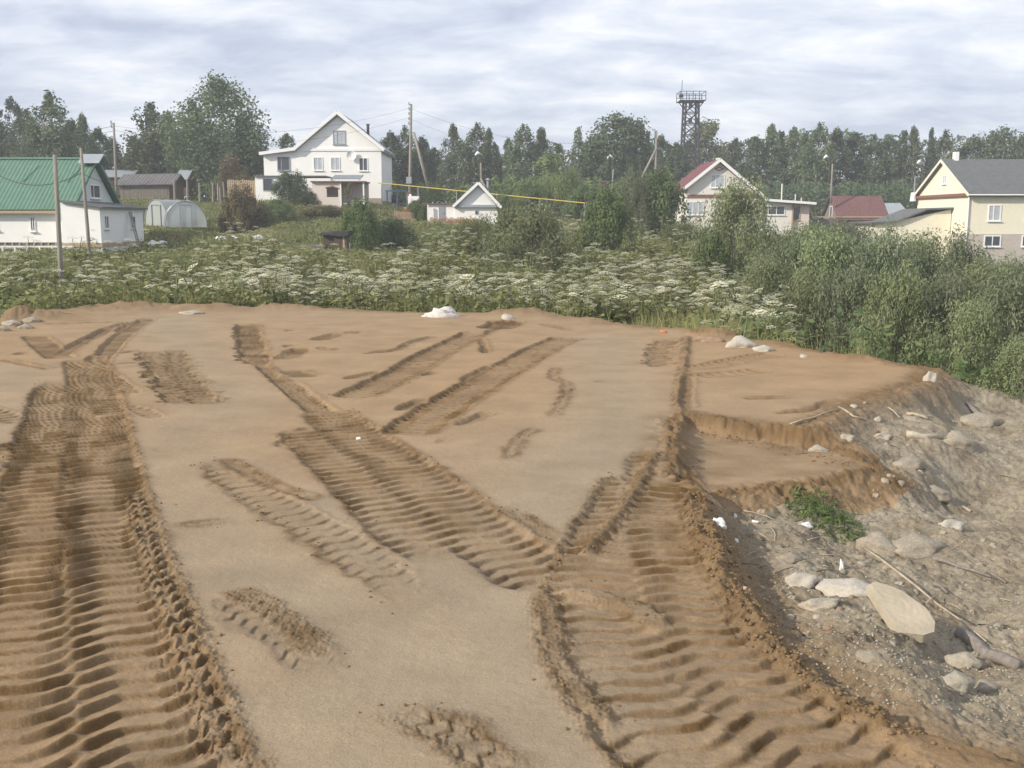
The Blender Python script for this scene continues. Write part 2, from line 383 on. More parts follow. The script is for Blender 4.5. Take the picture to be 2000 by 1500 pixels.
def catmull(pts, step=0.12):
    pts = np.array(pts, float); out = []
    p = np.vstack([2 * pts[0] - pts[1], pts, 2 * pts[-1] - pts[-2]])
    for i in range(1, len(p) - 2):
        n = max(2, int(np.linalg.norm(p[i+1] - p[i]) / step))
        n = min(n, 14)
        for k in range(n):
            t_ = k / n
            out.append(0.5 * ((2*p[i]) + (-p[i-1]+p[i+1])*t_ + (2*p[i-1]-5*p[i]+4*p[i+1]-p[i+2])*t_**2 + (-p[i-1]+3*p[i]-3*p[i+1]+p[i+2])*t_**3))
    out.append(pts[-1]); return np.array(out)
SEED = [100]
CLODS = []
def stroke(px, hw, depth=0.045, lug=0.0, pitch=0.205, damp_shade=0.6, berm=0.02, rough=0.006, f0=0.3, f1=0.3, wave=1.0, edge=0.10, center=1.0, crumb=0.0, zpl=0.0, jag=0.05, side=0):
    SEED[0] += 1; sd_ = SEED[0]
    pl = catmull([G(u, v, zpl) for u, v in px])
    mg = hw + 0.45
    lo = pl.min(0) - mg; hi = pl.max(0) + mg
    x = X[NEAR]; y = Y[NEAR]
    idx = NEAR[(x > lo[0]) & (x < hi[0]) & (y > lo[1]) & (y < hi[1])]
    if len(idx) == 0: return
    x = X[idx]; y = Y[idx]
    best = np.full(len(idx), 1e9); s = np.zeros(len(idx)); n = np.zeros(len(idx)); acc = 0.0
    for a, b_ in zip(pl[:-1], pl[1:]):
        e_ = b_ - a; L = math.hypot(*e_)
        if L < 1e-6: continue
        tx, ty = e_ / L
        q_ = (x - a[0]) * tx + (y - a[1]) * ty
        qc = np.clip(q_, 0, L)
        dx_ = x - a[0] - qc * tx; dy_ = y - a[1] - qc * ty
        d2 = dx_**2 + dy_**2
        mk = d2 < best
        best = np.where(mk, d2, best); s = np.where(mk, acc + qc, s)
        n = np.where(mk, np.sign(-dx_ * ty + dy_ * tx + 1e-9) * np.sqrt(d2), n)
        acc += L
    an = np.abs(n) + jag * fbm(x * 5, y * 5, 3, sd_)
    ends = sst(0, f0 + 1e-3, s) * sst(0, f1 + 1e-3, acc - s)
    hwv = hw * (0.55 + 0.45 * ends)
    ins = (1 - sst(hwv - edge * 0.5, hwv + edge * 0.5, an)) * sst(0, 0.35, ends)
    nn = np.clip(n / hw, -1.1, 1.1)
    sf = acc - s
    h = -0.7 * depth * (0.75 + 0.5 * (vnoise(s * 1.3, n * 2, sd_ + 3) + 0.5)) * np.clip(ends * 1.4, 0, 1)
    lug_damp_shade = 0.0
    if lug:
        wv_ = wave * np.clip(1.3 - y / 13.0, .18, 1)
        off = wv_ * (0.115 * sst(-1, -.3, nn) - 0.035 * sst(-.3, .25, nn) + 0.10 * sst(.3, 1, nn)) + 0.012 * fbm(x * 3, y * 3, 3, sd_ + 9) + 0.010 * np.clip(1.4 - y / 12, 0, 1) * fbm(x * 14, y * 14, 2, sd_ + 19)
        ph = (sf - off) / pitch
        ph = ph - np.floor(ph)
        saw = sst(0, 0.13, ph) - np.clip((ph - 0.13) / 0.87, 0, 1)
        amp = lug * (0.65 + 0.7 * (vnoise(sf / pitch * 0.31, nn * 2.1, sd_ + 21) + 0.5)) * (0.75 + 0.35 * sst(.2, .7, np.abs(nn + 0.12)))
        amp = amp * (center + (1 - center) * sst(0.25, 0.6, np.abs(nn)))
        h = h + amp * (saw - 0.45) * np.clip(ends * 1.6, 0, 1)
        lug_damp_shade = np.clip(1 - np.minimum(np.abs(ph - 0.05), np.abs(ph - 1.05)) / (0.10 + 3.2 * np.clip(amp / (lug + 1e-6) - .75, 0, .08)), 0, 1) * np.clip(ends * 1.6, 0, 1) * (.55 + .9 * np.clip(fbm(x * 4, y * 4, 2, sd_ + 41) + .35, 0, 1))  # steep rib faces darkened in colour: painted shade along with fresh damp
    h = h + rough * fbm(x * 16, y * 16, 3, sd_ + 5)
    R[idx] = R[idx] * (1 - ins) + h * ins
    bm = np.exp(-((an - hwv - 0.035) / 0.055) ** 2) * np.clip(ends * 1.5, 0, 1)
    R[idx] += bm * berm * 0.20 * (0.4 + 1.5 * np.clip(fbm(x * 6, y * 6, 3, sd_ + 7) + 0.35, 0, 1.2))
    if crumb:
        cr = np.exp(-((an - hwv) / 0.08) ** 2) * np.clip(ends * 1.5, 0, 1) * (1 if side == 0 else (np.sign(n) == side))
        R[idx] += cr * crumb * (np.abs(fbm(x * 15, y * 15, 2, sd_ + 33)) * .6 + .7 * np.abs(fbm(x * 31, y * 31, 2, sd_ + 34)) - .15)
        DAMP_SHADE[idx] = np.maximum(DAMP_SHADE[idx], cr * 0.75 * (fbm(x * 5, y * 5, 2, 44) + 0.9))
        for k in range(int(acc * 14)):
            i_ = random.randrange(len(pl) - 1); a = pl[i_]; b_ = pl[i_ + 1]; L = math.hypot(*(b_ - a)) + 1e-9
            sg = side or random.choice((-1, 1)); o_ = sg * (hw + random.gauss(0.0, 0.045))
            if random.random() < .5: CLODS.append((a[0] - (b_ - a)[1] / L * o_ + random.gauss(0, .04), a[1] + (b_ - a)[0] / L * o_ + random.gauss(0, .04), random.uniform(.004, .015)))
    DAMP_SHADE[idx] = DAMP_SHADE[idx] * (1 - ins * 0.8) + ins * np.maximum(damp_shade * 0.62 * (0.75 + 0.6 * fbm(x * 2.2, y * 2.2, 3, sd_ + 13)) if lug else damp_shade * (0.75 + 0.6 * fbm(x * 2.2, y * 2.2, 3, sd_ + 13)), lug_damp_shade * min(1.0, damp_shade * 1.5))
    DAMP_SHADE[idx] = np.maximum(DAMP_SHADE[idx], bm * damp_shade * 0.55)
    ROUGH[idx] = np.maximum(ROUGH[idx], ins)
def dent(u, v, wpx, hpx, depth=0.05, damp_shade=0.8, rot=0.0):
    stroke([(u - wpx, v + rot * wpx), (u, v), (u + wpx, v - rot * wpx)], hpx, depth, 0, damp_shade=damp_shade, berm=0.015, f0=.3, f1=.3, edge=0.18, jag=0.12)

# narrow scrapes, ridges and shallow marks first, the deep tyre tracks last
for u, v, w_, h_, r_ in [(565,645,16,.12,0),(640,657,25,.20,.3),(640,681,22,.25,.1),(690,648,14,.15,.2),(572,690,22,.22,.5),(588,730,24,.25,-.3),(40,690,20,.2,0),
                         (445,832,12,.08,-.1),(1170,746,22,.05,0),(800,767,14,.10,.0),(955,718,14,.12,.5),(345,655,10,.1,0)]:
    dent(u, v, w_, h_, 0.07, 0.85, r_)
for pts in [[(700,692),(770,684),(805,668),(850,656)],[(715,688),(790,682)],[(668,742),(720,728),(752,722)],[(770,803),(805,788),(840,775)],[(878,833),(920,818),(962,799)],
            [(845,868),(880,852)],[(900,745),(960,712)],[(810,735),(862,722)],[(220,690),(285,683)],[(205,712),(290,705)],[(60,634),(160,631),(250,628)],[(0,700),(60,712),(110,722)],
            [(120,690),(170,665),(215,640),(260,628)],[(300,622),(250,634),(230,650)],[(940,655),(975,638),(990,622)],[(940,660),(950,690)],[(1440,780),(1500,777),(1570,776)],
            [(1500,808),(1580,800),(1640,780)],[(550,680),(575,672)],[(30,640),(62,625),(80,612)]]:
    stroke(pts, 0.09, 0.055, 0, damp_shade=0.8, berm=0.03, f0=.5, f1=.5, edge=.08, jag=.08)
for pts in [[(1085,715),(1080,738),(1105,750),(1100,780),(1075,815)],[(1050,830),(1010,860),(985,905)],[(950,985),(1000,1010),(1045,1035)],[(290,1032),(380,1022),(480,1012)]]:
    stroke(pts, 0.05, 0.012, 0, damp_shade=0.35, berm=0.03, f0=.5, f1=.5, crumb=0.02, jag=.06)
# raised crumb line left by a blade
stroke([(1342,655),(1335,720),(1325,770),(1330,810),(1318,850),(1290,880)], 0.05, -0.05, 0, damp_shade=0.5, berm=0.02, rough=0.04, f0=.6, f1=.4, crumb=0.04)
stroke([(1345,735),(1340,800)], 0.10, 0.05, 0, damp_shade=.7, berm=0.02)
stroke([(960,642),(985,632),(990,625)], 0.45, 0.10, 0, damp_shade=.95, rough=.03)
stroke([(1310,662),(1290,690),(1285,718)], 0.24, 0.07, 0.02, damp_shade=.8, jag=.3, f0=.6, f1=.6)
stroke([(1345,650),(1400,655),(1450,660)], 0.3, -0.10, 0, damp_shade=.75, rough=.06)
# left upper
stroke([(66,655),(95,680),(125,700)], 0.28, 0.06, 0, damp_shade=.85)
stroke([(215,640),(160,668),(118,692)], 0.16, 0.08, 0, damp_shade=.75, berm=.03)
stroke([(290,622),(240,655),(205,690),(180,705)], 0.20, 0.07, 0, damp_shade=.75, berm=.03)
stroke([(300,683),(318,715),(345,760),(372,790)], 0.34, 0.06, 0.03, damp_shade=1.0, crumb=.01, jag=.3, f0=.8, f1=.9, pitch=.27)
stroke([(345,680),(345,715),(385,760),(410,792)], 0.24, 0.05, 0.03, damp_shade=.95, jag=.3, f0=.9, f1=.9, pitch=.27)
stroke([(205,728),(235,750),(262,770)], 0.16, 0.04, 0.025, damp_shade=.6)
stroke([(240,790),(275,800),(312,818)], 0.14, 0.025, 0.02, damp_shade=.35)
stroke([(-80,785),(0,808),(42,828)], 0.16, 0.03, 0.025, damp_shade=.5)
stroke([(75,862),(0,890),(-120,925)], 0.30, 0.05, 0.045, damp_shade=.6, crumb=.02)
stroke([(75,900),(0,930),(-120,965)], 0.20, 0.04, 0.035, damp_shade=.5)
# middle: oblique ruts to the far edge
stroke([(935,648),(900,665),(850,690),(790,725),(735,752),(680,778)], 0.34, 0.075, 0.022, damp_shade=.75, center=.1, berm=.035, crumb=.015)
stroke([(1112,658),(1060,680),(980,725),(900,772),(840,812),(785,850)], 0.36, 0.075, 0.045, damp_shade=.72, center=.05, berm=.03, crumb=.015)
stroke([(1055,632),(1120,645)], 0.12, 0.04, 0, damp_shade=.8)
stroke([(485,632),(487,660),(495,692),(512,712)], 0.30, 0.09, 0, damp_shade=.95, berm=.03, rough=.03, jag=.18, f1=.7)
stroke([(500,700),(540,740),(585,772),(625,800)], 0.12, 0.06, 0.0, damp_shade=.7, berm=.05, crumb=.02)
stroke([(560,745),(600,780),(650,815),(700,850)], 0.2, 0.05, 0.03, damp_shade=.5, berm=.02)
stroke([(540,875),(575,860),(615,830)], 0.16, 0.04, 0.03, damp_shade=.55, crumb=.02)
# the broad middle track, two passes
stroke([(590,835),(635,875),(690,925),(745,975),(800,1030),(845,1075),(885,1110)], 0.36, 0.045, 0.034, damp_shade=.5, f1=1.0, crumb=.02, side=-1)
stroke([(630,800),(690,845),(760,895),(830,950),(900,1010),(965,1060),(1030,1105),(1090,1150)], 0.37, 0.045, 0.038, damp_shade=.5, crumb=.02, side=1)
# fading track arcs
stroke([(410,895),(470,940),(540,985),(620,1030),(700,1085),(770,1140),(825,1205)], 0.23, 0.012, 0.013, damp_shade=.40, f0=.9, f1=1.6, crumb=.012, side=-1, jag=.12)
stroke([(430,895),(520,940),(600,968),(640,975)], 0.06, 0.02, 0, damp_shade=.6, crumb=.02)
stroke([(1000,1000),(1060,1040),(1110,1075),(1140,1110)], 0.05, 0.01, 0, damp_shade=.5, crumb=.03)
# patches in the near foreground
stroke([(405,1160),(470,1190),(540,1240),(600,1285),(660,1330)], 0.15, 0.018, 0.014, damp_shade=.5, pitch=.16, crumb=.03, f0=.5, f1=.8, side=1, jag=.12)
stroke([(440,1150),(520,1190),(590,1240),(640,1290)], 0.05, 0.0, 0, damp_shade=.6, crumb=.045)
stroke([(740,1370),(810,1405),(880,1440),(960,1480),(1060,1540)], 0.12, 0.012, 0.014, damp_shade=.5, pitch=.16, crumb=.035, f0=.6, f1=.6, jag=.14)
stroke([(860,1400),(940,1430)], 0.07, 0.01, 0, damp_shade=.5, crumb=.045)
# right small prints and the cut shelf
stroke([(1345,722),(1400,712),(1450,702),(1520,690)], 0.26, 0.05, 0.04, damp_shade=.55, pitch=.24, berm=.05)
stroke([(1350,738),(1420,730),(1500,722)], 0.24, 0.05, 0.04, damp_shade=.55, pitch=.24, berm=.03)
stroke([(1350,812),(1450,826),(1560,838)], 0.10, -0.02, 0.0, damp_shade=.4, crumb=.03)
# the main tracks: left pair and right pair
stroke([(120,735),(110,800),(92,880),(80,960),(70,1040),(55,1120),(44,1200),(26,1300),(8,1400),(-10,1500),(-35,1620)], 0.40, 0.055, 0.046, damp_shade=.66, crumb=.02, f0=2.2, side=-1)
stroke([(165,700),(180,745),(186,800),(192,880),(203,960),(215,1040),(232,1120),(250,1200),(272,1300),(296,1400),(322,1500),(350,1620)], 0.385, 0.058, 0.050, damp_shade=.62, crumb=.05, f0=.4, side=1)
stroke([(200,690),(185,720),(200,770),(215,810)], 0.22, 0.05, 0.03, damp_shade=.7)
stroke([(265,960),(280,1030),(305,1110),(338,1200),(375,1300),(410,1400),(450,1500)], 0.07, 0.01, 0.04, damp_shade=.7, crumb=.055, pitch=.2)
stroke([(1262,930),(1240,985),(1210,1040),(1190,1090),(1182,1150),(1192,1220),(1228,1310),(1290,1400),(1380,1490),(1480,1600)], 0.42, 0.05, 0.030, damp_shade=.6, crumb=.045, side=-1)
stroke([(1298,862),(1292,920),(1298,990),(1315,1060),(1338,1120),(1372,1200),(1430,1290),(1520,1385),(1640,1480),(1780,1600)], 0.37, 0.055, 0.044, damp_shade=.6, crumb=.02, f0=1.2, side=1)
stroke([(1140,1085),(1165,1050),(1210,1000),(1250,940),(1280,880)], 0.05, -0.02, 0, damp_shade=.7, crumb=.05)
stroke([(1060,1150),(1075,1200),(1085,1270),(1130,1350),(1210,1430)], 0.06, 0.0, 0, damp_shade=.6, crumb=.045)
stroke([(1080,1155),(1130,1150),(1190,1165),(1250,1190),(1300,1230)], 0.10, 0.0, 0, damp_shade=.55, crumb=.03)
stroke([(1600,1300),(1690,1370),(1800,1440),(1950,1510)], 0.16, -0.01, 0, damp_shade=.05, rough=.002)
# dark crumbling lip of the pad above the rubble
stroke([(1352,960),(1385,1050),(1425,1125),(1480,1210),(1545,1285),(1620,1345)], 0.13, 0.0, 0, damp_shade=.95, crumb=.05, rough=.06, f0=.2, f1=.8)
stroke([(1620,1345),(1700,1395),(1830,1455)], 0.08, 0.0, 0, damp_shade=.7, crumb=.04, rough=.03)

sandm = sst(-0.35, -0.05, SD)
shm = sst(-0.65, -0.25, SH)
near = (Y < 45)
Z = Z + R * np.maximum(sandm, shm)
Z += np.where(near, 0.030 * fbm(X * 0.45, Y * 0.45, 3, 71) * sandm + 0.0022 * fbm(X * 22, Y * 22, 2, 72) * (Y < 16), 0)
# step faces of the shelf show fresh wet sand, with slumped fingers
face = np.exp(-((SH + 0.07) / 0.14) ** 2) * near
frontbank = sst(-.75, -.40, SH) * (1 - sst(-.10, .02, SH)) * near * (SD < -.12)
DAMP_SHADE = np.maximum(np.maximum(DAMP_SHADE, face * 0.85), frontbank * (.62 + .5 * fbm(X * 6, Y * 6, 3, 57)));
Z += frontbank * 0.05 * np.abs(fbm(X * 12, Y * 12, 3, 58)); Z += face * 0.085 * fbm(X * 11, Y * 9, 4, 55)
DAMP_SHADE = np.maximum(DAMP_SHADE, shm * (0.30 + 0.45 * fbm(X * 1.7, Y * 3.0, 3, 61)))
farlip = np.exp(-((SD - 0.1) / 0.5) ** 2) * (Y > 22) * near
Z += farlip * (0.10 * np.clip(fbm(X * 0.8, Y * 0.8, 3, 81) + .15, 0, 1) + 0.05 * fbm(X * 4, Y * 4, 3, 82)); DAMP_SHADE = np.maximum(DAMP_SHADE, farlip * .45)
sidelip = np.exp(-((SD - 0.0) / 0.25) ** 2) * (Y <= 22) * near * (X > 0)
Z += sidelip * 0.05 * fbm(X * 7, Y * 7, 3, 83); DAMP_SHADE = np.maximum(DAMP_SHADE, sidelip * 0.7)
rub = near * (1 - np.maximum(sandm, shm)) * (Y < 30)
Z += rub * (0.12 * fbm(X * 1.6, Y * 1.6, 4, 91) + 0.075 * np.abs(fbm(X * 5, Y * 5, 4, 92)) + 0.03 * np.abs(fbm(X * 12, Y * 12, 3, 97)) + 0.02 * fbm(X * 20, Y * 20, 2, 95))
Z += (Y >= 40) * 0.25 * fbm(X * 0.12, Y * 0.12, 3, 93)
# small real heaps on the pad's far edge
for u, v, rx, hgt in [(1022,612,1.1,.20),(255,604,2.3,.20),(30,622,1.8,.30),(560,604,1.2,.15),(1665,702,.7,.10),(420,606,1.2,.14),(1430,655,.8,.1)]:
    gx, gy = G(u, v); q2 = ((X - gx) / rx) ** 2 + ((Y - gy) / (rx * .7)) ** 2
    Z += near * hgt * np.exp(-q2 * 1.6) * (1 + .6 * fbm(X * 3, Y * 3, 3, 96)); DAMP_SHADE = np.maximum(DAMP_SHADE, near * .5 * np.exp(-q2))
# colour tone of the sand: greyer packed strips, browner loose ones
TONE = np.clip(0.5 + 0.9 * fbm(X * 0.16 + 3, Y * 0.10, 3, 31), 0, 1)
sm = np.zeros_like(X)
for pts, hw_ in [([(330,625),(380,700),(450,780),(330,860),(330,960),(420,1080),(600,1200),(800,1300),(950,1420),(1050,1560)], 1.0),
                 ([(1170,660),(1200,780),(1160,900),(1080,1000)], .9), ([(620,985),(760,1080),(900,1150),(1000,1250),(1100,1400)], .7), ([(20,720),(40,800),(20,900)], .9),
                 ([(600,1250),(760,1350),(500,1400),(650,1500)], .6)]:
    pl = catmull([G(u, v) for u, v in pts], .5); x = X[NEAR]; y = Y[NEAR]; best = np.full(len(NEAR), 1e9)
    for p in pl: best = np.minimum(best, (x - p[0])**2 + (y - p[1])**2)
    sm[NEAR] = np.maximum(sm[NEAR], np.exp(-best / hw_**2))
TONE = np.clip(.08 + TONE * 0.5 + 0.50 * sm, 0, 1)
DAMP_SHADE = np.clip(DAMP_SHADE, 0, 1)
def height_at(xs, ys):
    """height of the finished sheet (bilinear)"""
    xs = np.asarray(xs, float); ys = np.asarray(ys, float)
    i = np.clip(np.searchsorted(d_rows, ys) - 1, 0, len(d_rows) - 2); t_ = xs / ys
    j = np.clip(np.searchsorted(tc_, t_) - 1, 0, len(tc_) - 2)
    a = np.clip((ys - d_rows[i]) / (d_rows[i+1] - d_rows[i]), 0, 1); c = np.clip((t_ - tc_[j]) / (tc_[j+1] - tc_[j]), 0, 1)
    Zg = Z.reshape(shape)
    return (Zg[i, j]*(1-c) + Zg[i, j+1]*c)*(1-a) + (Zg[i+1, j]*(1-c) + Zg[i+1, j+1]*c)*a
def ground(x, y): return float(height_at([x], [y])[0])

nr, nc = shape
I = np.arange(nr * nc).reshape(shape)
Q = np.stack([I[:-1, :-1], I[:-1, 1:], I[1:, 1:], I[1:, :-1]], -1).reshape(-1, 4)
fsd = SD[Q].mean(1); fsh = SH[Q].mean(1); fy = Y[Q].mean(1); fx = X[Q].mean(1)
pad_f = (fsd > -0.16) | (fsh > -0.5 + 0.35 * vnoise(fx * 3, fy * 3, 5))
rub_f = (~pad_f) & (fy < 26 + 1.5 * vnoise(fx, fy, 3)) & (fx > 1.0) & (fx / fy < 3)
fld_f = ~(pad_f | rub_f)
CO = np.stack([X, Y, Z], 1)
def piece(name, mask, m):
    q_ = Q[mask]; used, inv = np.unique(q_, return_inverse=True)
    me = fast_mesh(name, CO[used], quad=inv.reshape(-1, 4), attrs={'damp_shade': DAMP_SHADE[used], 'tone': TONE[used], 'edge': np.clip(SD[used], -3, 3)}, smooth=True)
    return tag(link(name, me, m), kind='structure')

# sand
m, t, b = new_mat('sand'); M['sand'] = m
b.inputs['Roughness'].default_value = 0.95; b.inputs['Specular IOR Level'].default_value = 0.12
geo = N(t, 'ShaderNodeNewGeometry'); am = N(t, 'ShaderNodeAttribute', attribute_name='damp_shade'); ato = N(t, 'ShaderNodeAttribute', attribute_name='tone')
dry = N(t, 'ShaderNodeMix', data_type='RGBA'); dry.inputs[6].default_value = (0.345, 0.228, 0.122, 1); dry.inputs[7].default_value = (0.325, 0.252, 0.170, 1)
t.links.new(ato.outputs['Fac'], dry.inputs[0])
nf = N(t, 'ShaderNodeTexNoise', in_={'Scale': 1.1, 'Detail': 6.0, 'Roughness': 0.62}); t.links.new(geo.outputs['Position'], nf.inputs['Vector'])
mr = N(t, 'ShaderNodeMapRange', in_={1: 0.3, 2: 0.7, 3: 0.84, 4: 1.12}); t.links.new(nf.outputs['Fac'], mr.inputs[0])
ng = N(t, 'ShaderNodeTexNoise', in_={'Scale': 70.0, 'Detail': 3.0, 'Roughness': 0.7}); t.links.new(geo.outputs['Position'], ng.inputs['Vector'])
mg_ = N(t, 'ShaderNodeMapRange', in_={1: 0.3, 2: 0.7, 3: 0.84, 4: 1.16}); t.links.new(ng.outputs['Fac'], mg_.inputs[0])
mul = N(t, 'ShaderNodeMath', operation='MULTIPLY'); t.links.new(mr.outputs[0], mul.inputs[0]); t.links.new(mg_.outputs[0], mul.inputs[1])
nm = N(t, 'ShaderNodeTexNoise', in_={'Scale': 9.0, 'Detail': 5.0, 'Roughness': 0.65}); t.links.new(geo.outputs['Position'], nm.inputs['Vector'])
mm = N(t, 'ShaderNodeMath', operation='MULTIPLY_ADD', in_={1: 0.5, 2: -0.25}); t.links.new(nm.outputs['Fac'], mm.inputs[0])
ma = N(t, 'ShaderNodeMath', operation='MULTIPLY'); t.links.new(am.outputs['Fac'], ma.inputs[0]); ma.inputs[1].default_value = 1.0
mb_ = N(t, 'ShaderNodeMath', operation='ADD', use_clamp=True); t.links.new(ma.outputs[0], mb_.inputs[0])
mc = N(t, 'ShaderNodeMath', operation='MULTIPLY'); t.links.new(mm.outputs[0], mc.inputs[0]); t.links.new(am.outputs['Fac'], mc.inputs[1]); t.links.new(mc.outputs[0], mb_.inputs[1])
wet = N(t, 'ShaderNodeMix', data_type='RGBA'); wet.inputs[7].default_value = (0.128, 0.078, 0.034, 1)  # damp sand colour, also used for the shade painted on rib faces
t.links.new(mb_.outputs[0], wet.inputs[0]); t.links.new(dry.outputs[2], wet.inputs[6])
fin = N(t, 'ShaderNodeMix', data_type='RGBA', blend_type='MULTIPLY'); fin.inputs[0].default_value = 1.0
t.links.new(wet.outputs[2], fin.inputs[6]); t.links.new(mul.outputs[0], fin.inputs[7]); t.links.new(fin.outputs[2], b.inputs['Base Color'])
bp = N(t, 'ShaderNodeBump', in_={'Strength': 0.5, 'Distance': 0.01}); t.links.new(ng.outputs['Fac'], bp.inputs['Height'])
bp2 = N(t, 'ShaderNodeBump', in_={'Strength': 0.35, 'Distance': 0.03}); t.links.new(nm.outputs['Fac'], bp2.inputs['Height']); t.links.new(bp.outputs[0], bp2.inputs['Normal'])
t.links.new(bp2.outputs[0], b.inputs['Normal'])
# rubble soil
m, t, b = new_mat('rubble_soil'); M['soil'] = m
b.inputs['Roughness'].default_value = 0.95; b.inputs['Specular IOR Level'].default_value = 0.1
geo = N(t, 'ShaderNodeNewGeometry')
nf = N(t, 'ShaderNodeTexNoise', in_={'Scale': 1.7, 'Detail': 9.0, 'Roughness': 0.72}); t.links.new(geo.outputs['Position'], nf.inputs['Vector'])
r = N(t, 'ShaderNodeValToRGB'); t.links.new(nf.outputs['Fac'], r.inputs[0])
e = r.color_ramp.elements
e[0].position = 0.30; e[0].color = (0.15, 0.122, 0.085, 1); e[1].position = 0.70; e[1].color = (0.40, 0.35, 0.265, 1)
q = e.new(0.48); q.color = (0.285, 0.24, 0.172, 1)
ae = N(t, 'ShaderNodeAttribute', attribute_name='edge')
me_ = N(t, 'ShaderNodeMapRange', in_={1: -0.75, 2: -0.1, 3: 0.0, 4: 1.0}); t.links.new(ae.outputs['Fac'], me_.inputs[0])
em = N(t, 'ShaderNodeMix', data_type='RGBA'); em.inputs[7].default_value = (0.21, 0.135, 0.07, 1)
t.links.new(me_.outputs[0], em.inputs[0]); t.links.new(r.outputs[0], em.inputs[6])
ng = N(t, 'ShaderNodeTexNoise', in_={'Scale': 28.0, 'Detail': 5.0, 'Roughness': 0.75}); t.links.new(geo.outputs['Position'], ng.inputs['Vector'])
mg_ = N(t, 'ShaderNodeMapRange', in_={1: 0.3, 2: 0.7, 3: 0.7, 4: 1.3}); t.links.new(ng.outputs['Fac'], mg_.inputs[0])
fin = N(t, 'ShaderNodeMix', data_type='RGBA', blend_type='MULTIPLY'); fin.inputs[0].default_value = 1.0
t.links.new(em.outputs[2], fin.inputs[6]); t.links.new(mg_.outputs[0], fin.inputs[7]); t.links.new(fin.outputs[2], b.inputs['Base Color'])
bp = N(t, 'ShaderNodeBump', in_={'Strength': 0.8, 'Distance': 0.03}); t.links.new(ng.outputs['Fac'], bp.inputs['Height']); t.links.new(bp.outputs[0], b.inputs['Normal'])
M['field'] = simple('field_soil', (0.085, 0.095, 0.04), 0.95, var=0.4, scale=0.6, bump=0.5, bscale=6, spec=0.1)
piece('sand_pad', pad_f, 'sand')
piece('rubble_bank', rub_f, 'soil')
piece('ground', fld_f, 'field')

# ------------------------------------------------------------------ building helpers (local frame: root at the base, -y faces the camera)
class Frame:
    def __init__(s, name, u0, v0, d, label, cat, group=None):
        s.u0, s.v0, s.d = u0, v0, d
        p = P(u0, v0, d); s.p = p; s.k = d / F
        s.root = empty(name, p, label, cat, group)
    def x(s, u): return (u - s.u0) * s.k
    def z(s, v): return P(s.u0, v, s.d).z - s.p.z
    def at(s, u, v): return s.x(u), s.z(v)
def window(root, x0, x1, z0, z1, y=0.0, pane='glass', mull=(0.5,), axis='y', sill=True, fm='white_trim', fw=0.08, cross=None):
    """a window standing on a wall: frame (part) with pane, sill and mullions (sub-parts)"""
    def bx(mb, a, b_, ya, yb, za, zb):
        if axis == 'y': mb.box((a, y + ya, za), (b_, y + yb, zb))
        elif axis == '-x': mb.box((y + ya, a, za), (y + yb, b_, zb))
        else: mb.box((y - yb, a, za), (y - ya, b_, zb))
    fr = MB()
    bx(fr, x0, x0 + fw, -.06, .05, z0, z1); bx(fr, x1 - fw, x1, -.06, .05, z0, z1)
    bx(fr, x0 + fw, x1 - fw, -.06, .05, z1 - fw, z1); bx(fr, x0 + fw, x1 - fw, -.06, .05, z0, z0 + fw)
    w = fr.build('window', fm, root)
    pn = MB(); bx(pn, x0 + fw, x1 - fw, -.015, .03, z0 + fw, z1 - fw); pn.build('pane', pane, w)
    if mull:
        mu = MB()
        for q_ in mull:
            c = x0 + (x1 - x0) * q_; bx(mu, c - fw * .4, c + fw * .4, -.05, -.016, z0 + fw, z1 - fw)
        mu.build('mullion', fm, w)
    if cross:
        cr = MB(); c = z0 + (z1 - z0) * cross
        bx(cr, x0 + fw, x0 + (x1 - x0) * (mull[0] if mull else 1) - fw * .42, -.048, -.017, c - .03, c + .03); cr.build('glazing_bar', fm, w)
    if sill:
        sl = MB(); bx(sl, x0 - .06, x1 + .06, -.16, .0, z0 - .06, z0 - .002); sl.build('sill', fm, w)
    return w
def ribbed(mb, p00, p10, p01, p11, n, h=0.03, th=0.05):
    """sheet metal roof: a slab with n ribs running from edge p0* to edge p1*; p00,p10 = eave corners, p01,p11 = ridge corners"""
    p00, p10, p01, p11 = map(Vector, (p00, p10, p01, p11))
    nrm = (p10 - p00).cross(p01 - p00).normalized()
    if nrm.z < 0: nrm = -nrm
    top0 = []; top1 = []
    for i in range(2 * n + 1):
        k = i / (2 * n); o = nrm * (h if i % 2 else 0)
        top0.append(p00.lerp(p10, k) + o); top1.append(p01.lerp(p11, k) + o)
    m_ = 2 * n + 1
    vs = top0 + top1 + [p - nrm * th for p in (p00, p10, p11, p01)]
    fs = [(i, i+1, m_+i+1, m_+i) for i in range(m_ - 1)]
    a = 2 * m_
    fs += [(a+3, a+2, a+1, a), (a, a+1) + tuple(range(m_-1, -1, -1)), (a+2, a+3) + tuple(range(m_, 2*m_)), (a+3, a, 0, m_), (a+1, a+2, 2*m_-1, m_-1)]
    mb.add(vs, fs); return mb
def pbeam(mb, a, b_, w, h):
    """beam between points a,b with width w (y) and height h"""
    a = Vector(a); b_ = Vector(b_); d = (b_ - a).normalized(); s_ = d.cross(Vector((0, 0, 1)))
    s_ = (s_.normalized() if s_.length > .01 else Vector((1, 0, 0))) * w / 2; u_ = s_.cross(d).normalized() * h / 2
    vs = [a - s_ - u_, a + s_ - u_, a + s_ + u_, a - s_ + u_, b_ - s_ - u_, b_ + s_ - u_, b_ + s_ + u_, b_ - s_ + u_]
    return mb.add(vs, [(0,1,2,3),(7,6,5,4),(0,4,5,1),(1,5,6,2),(2,6,7,3),(3,7,4,0)])
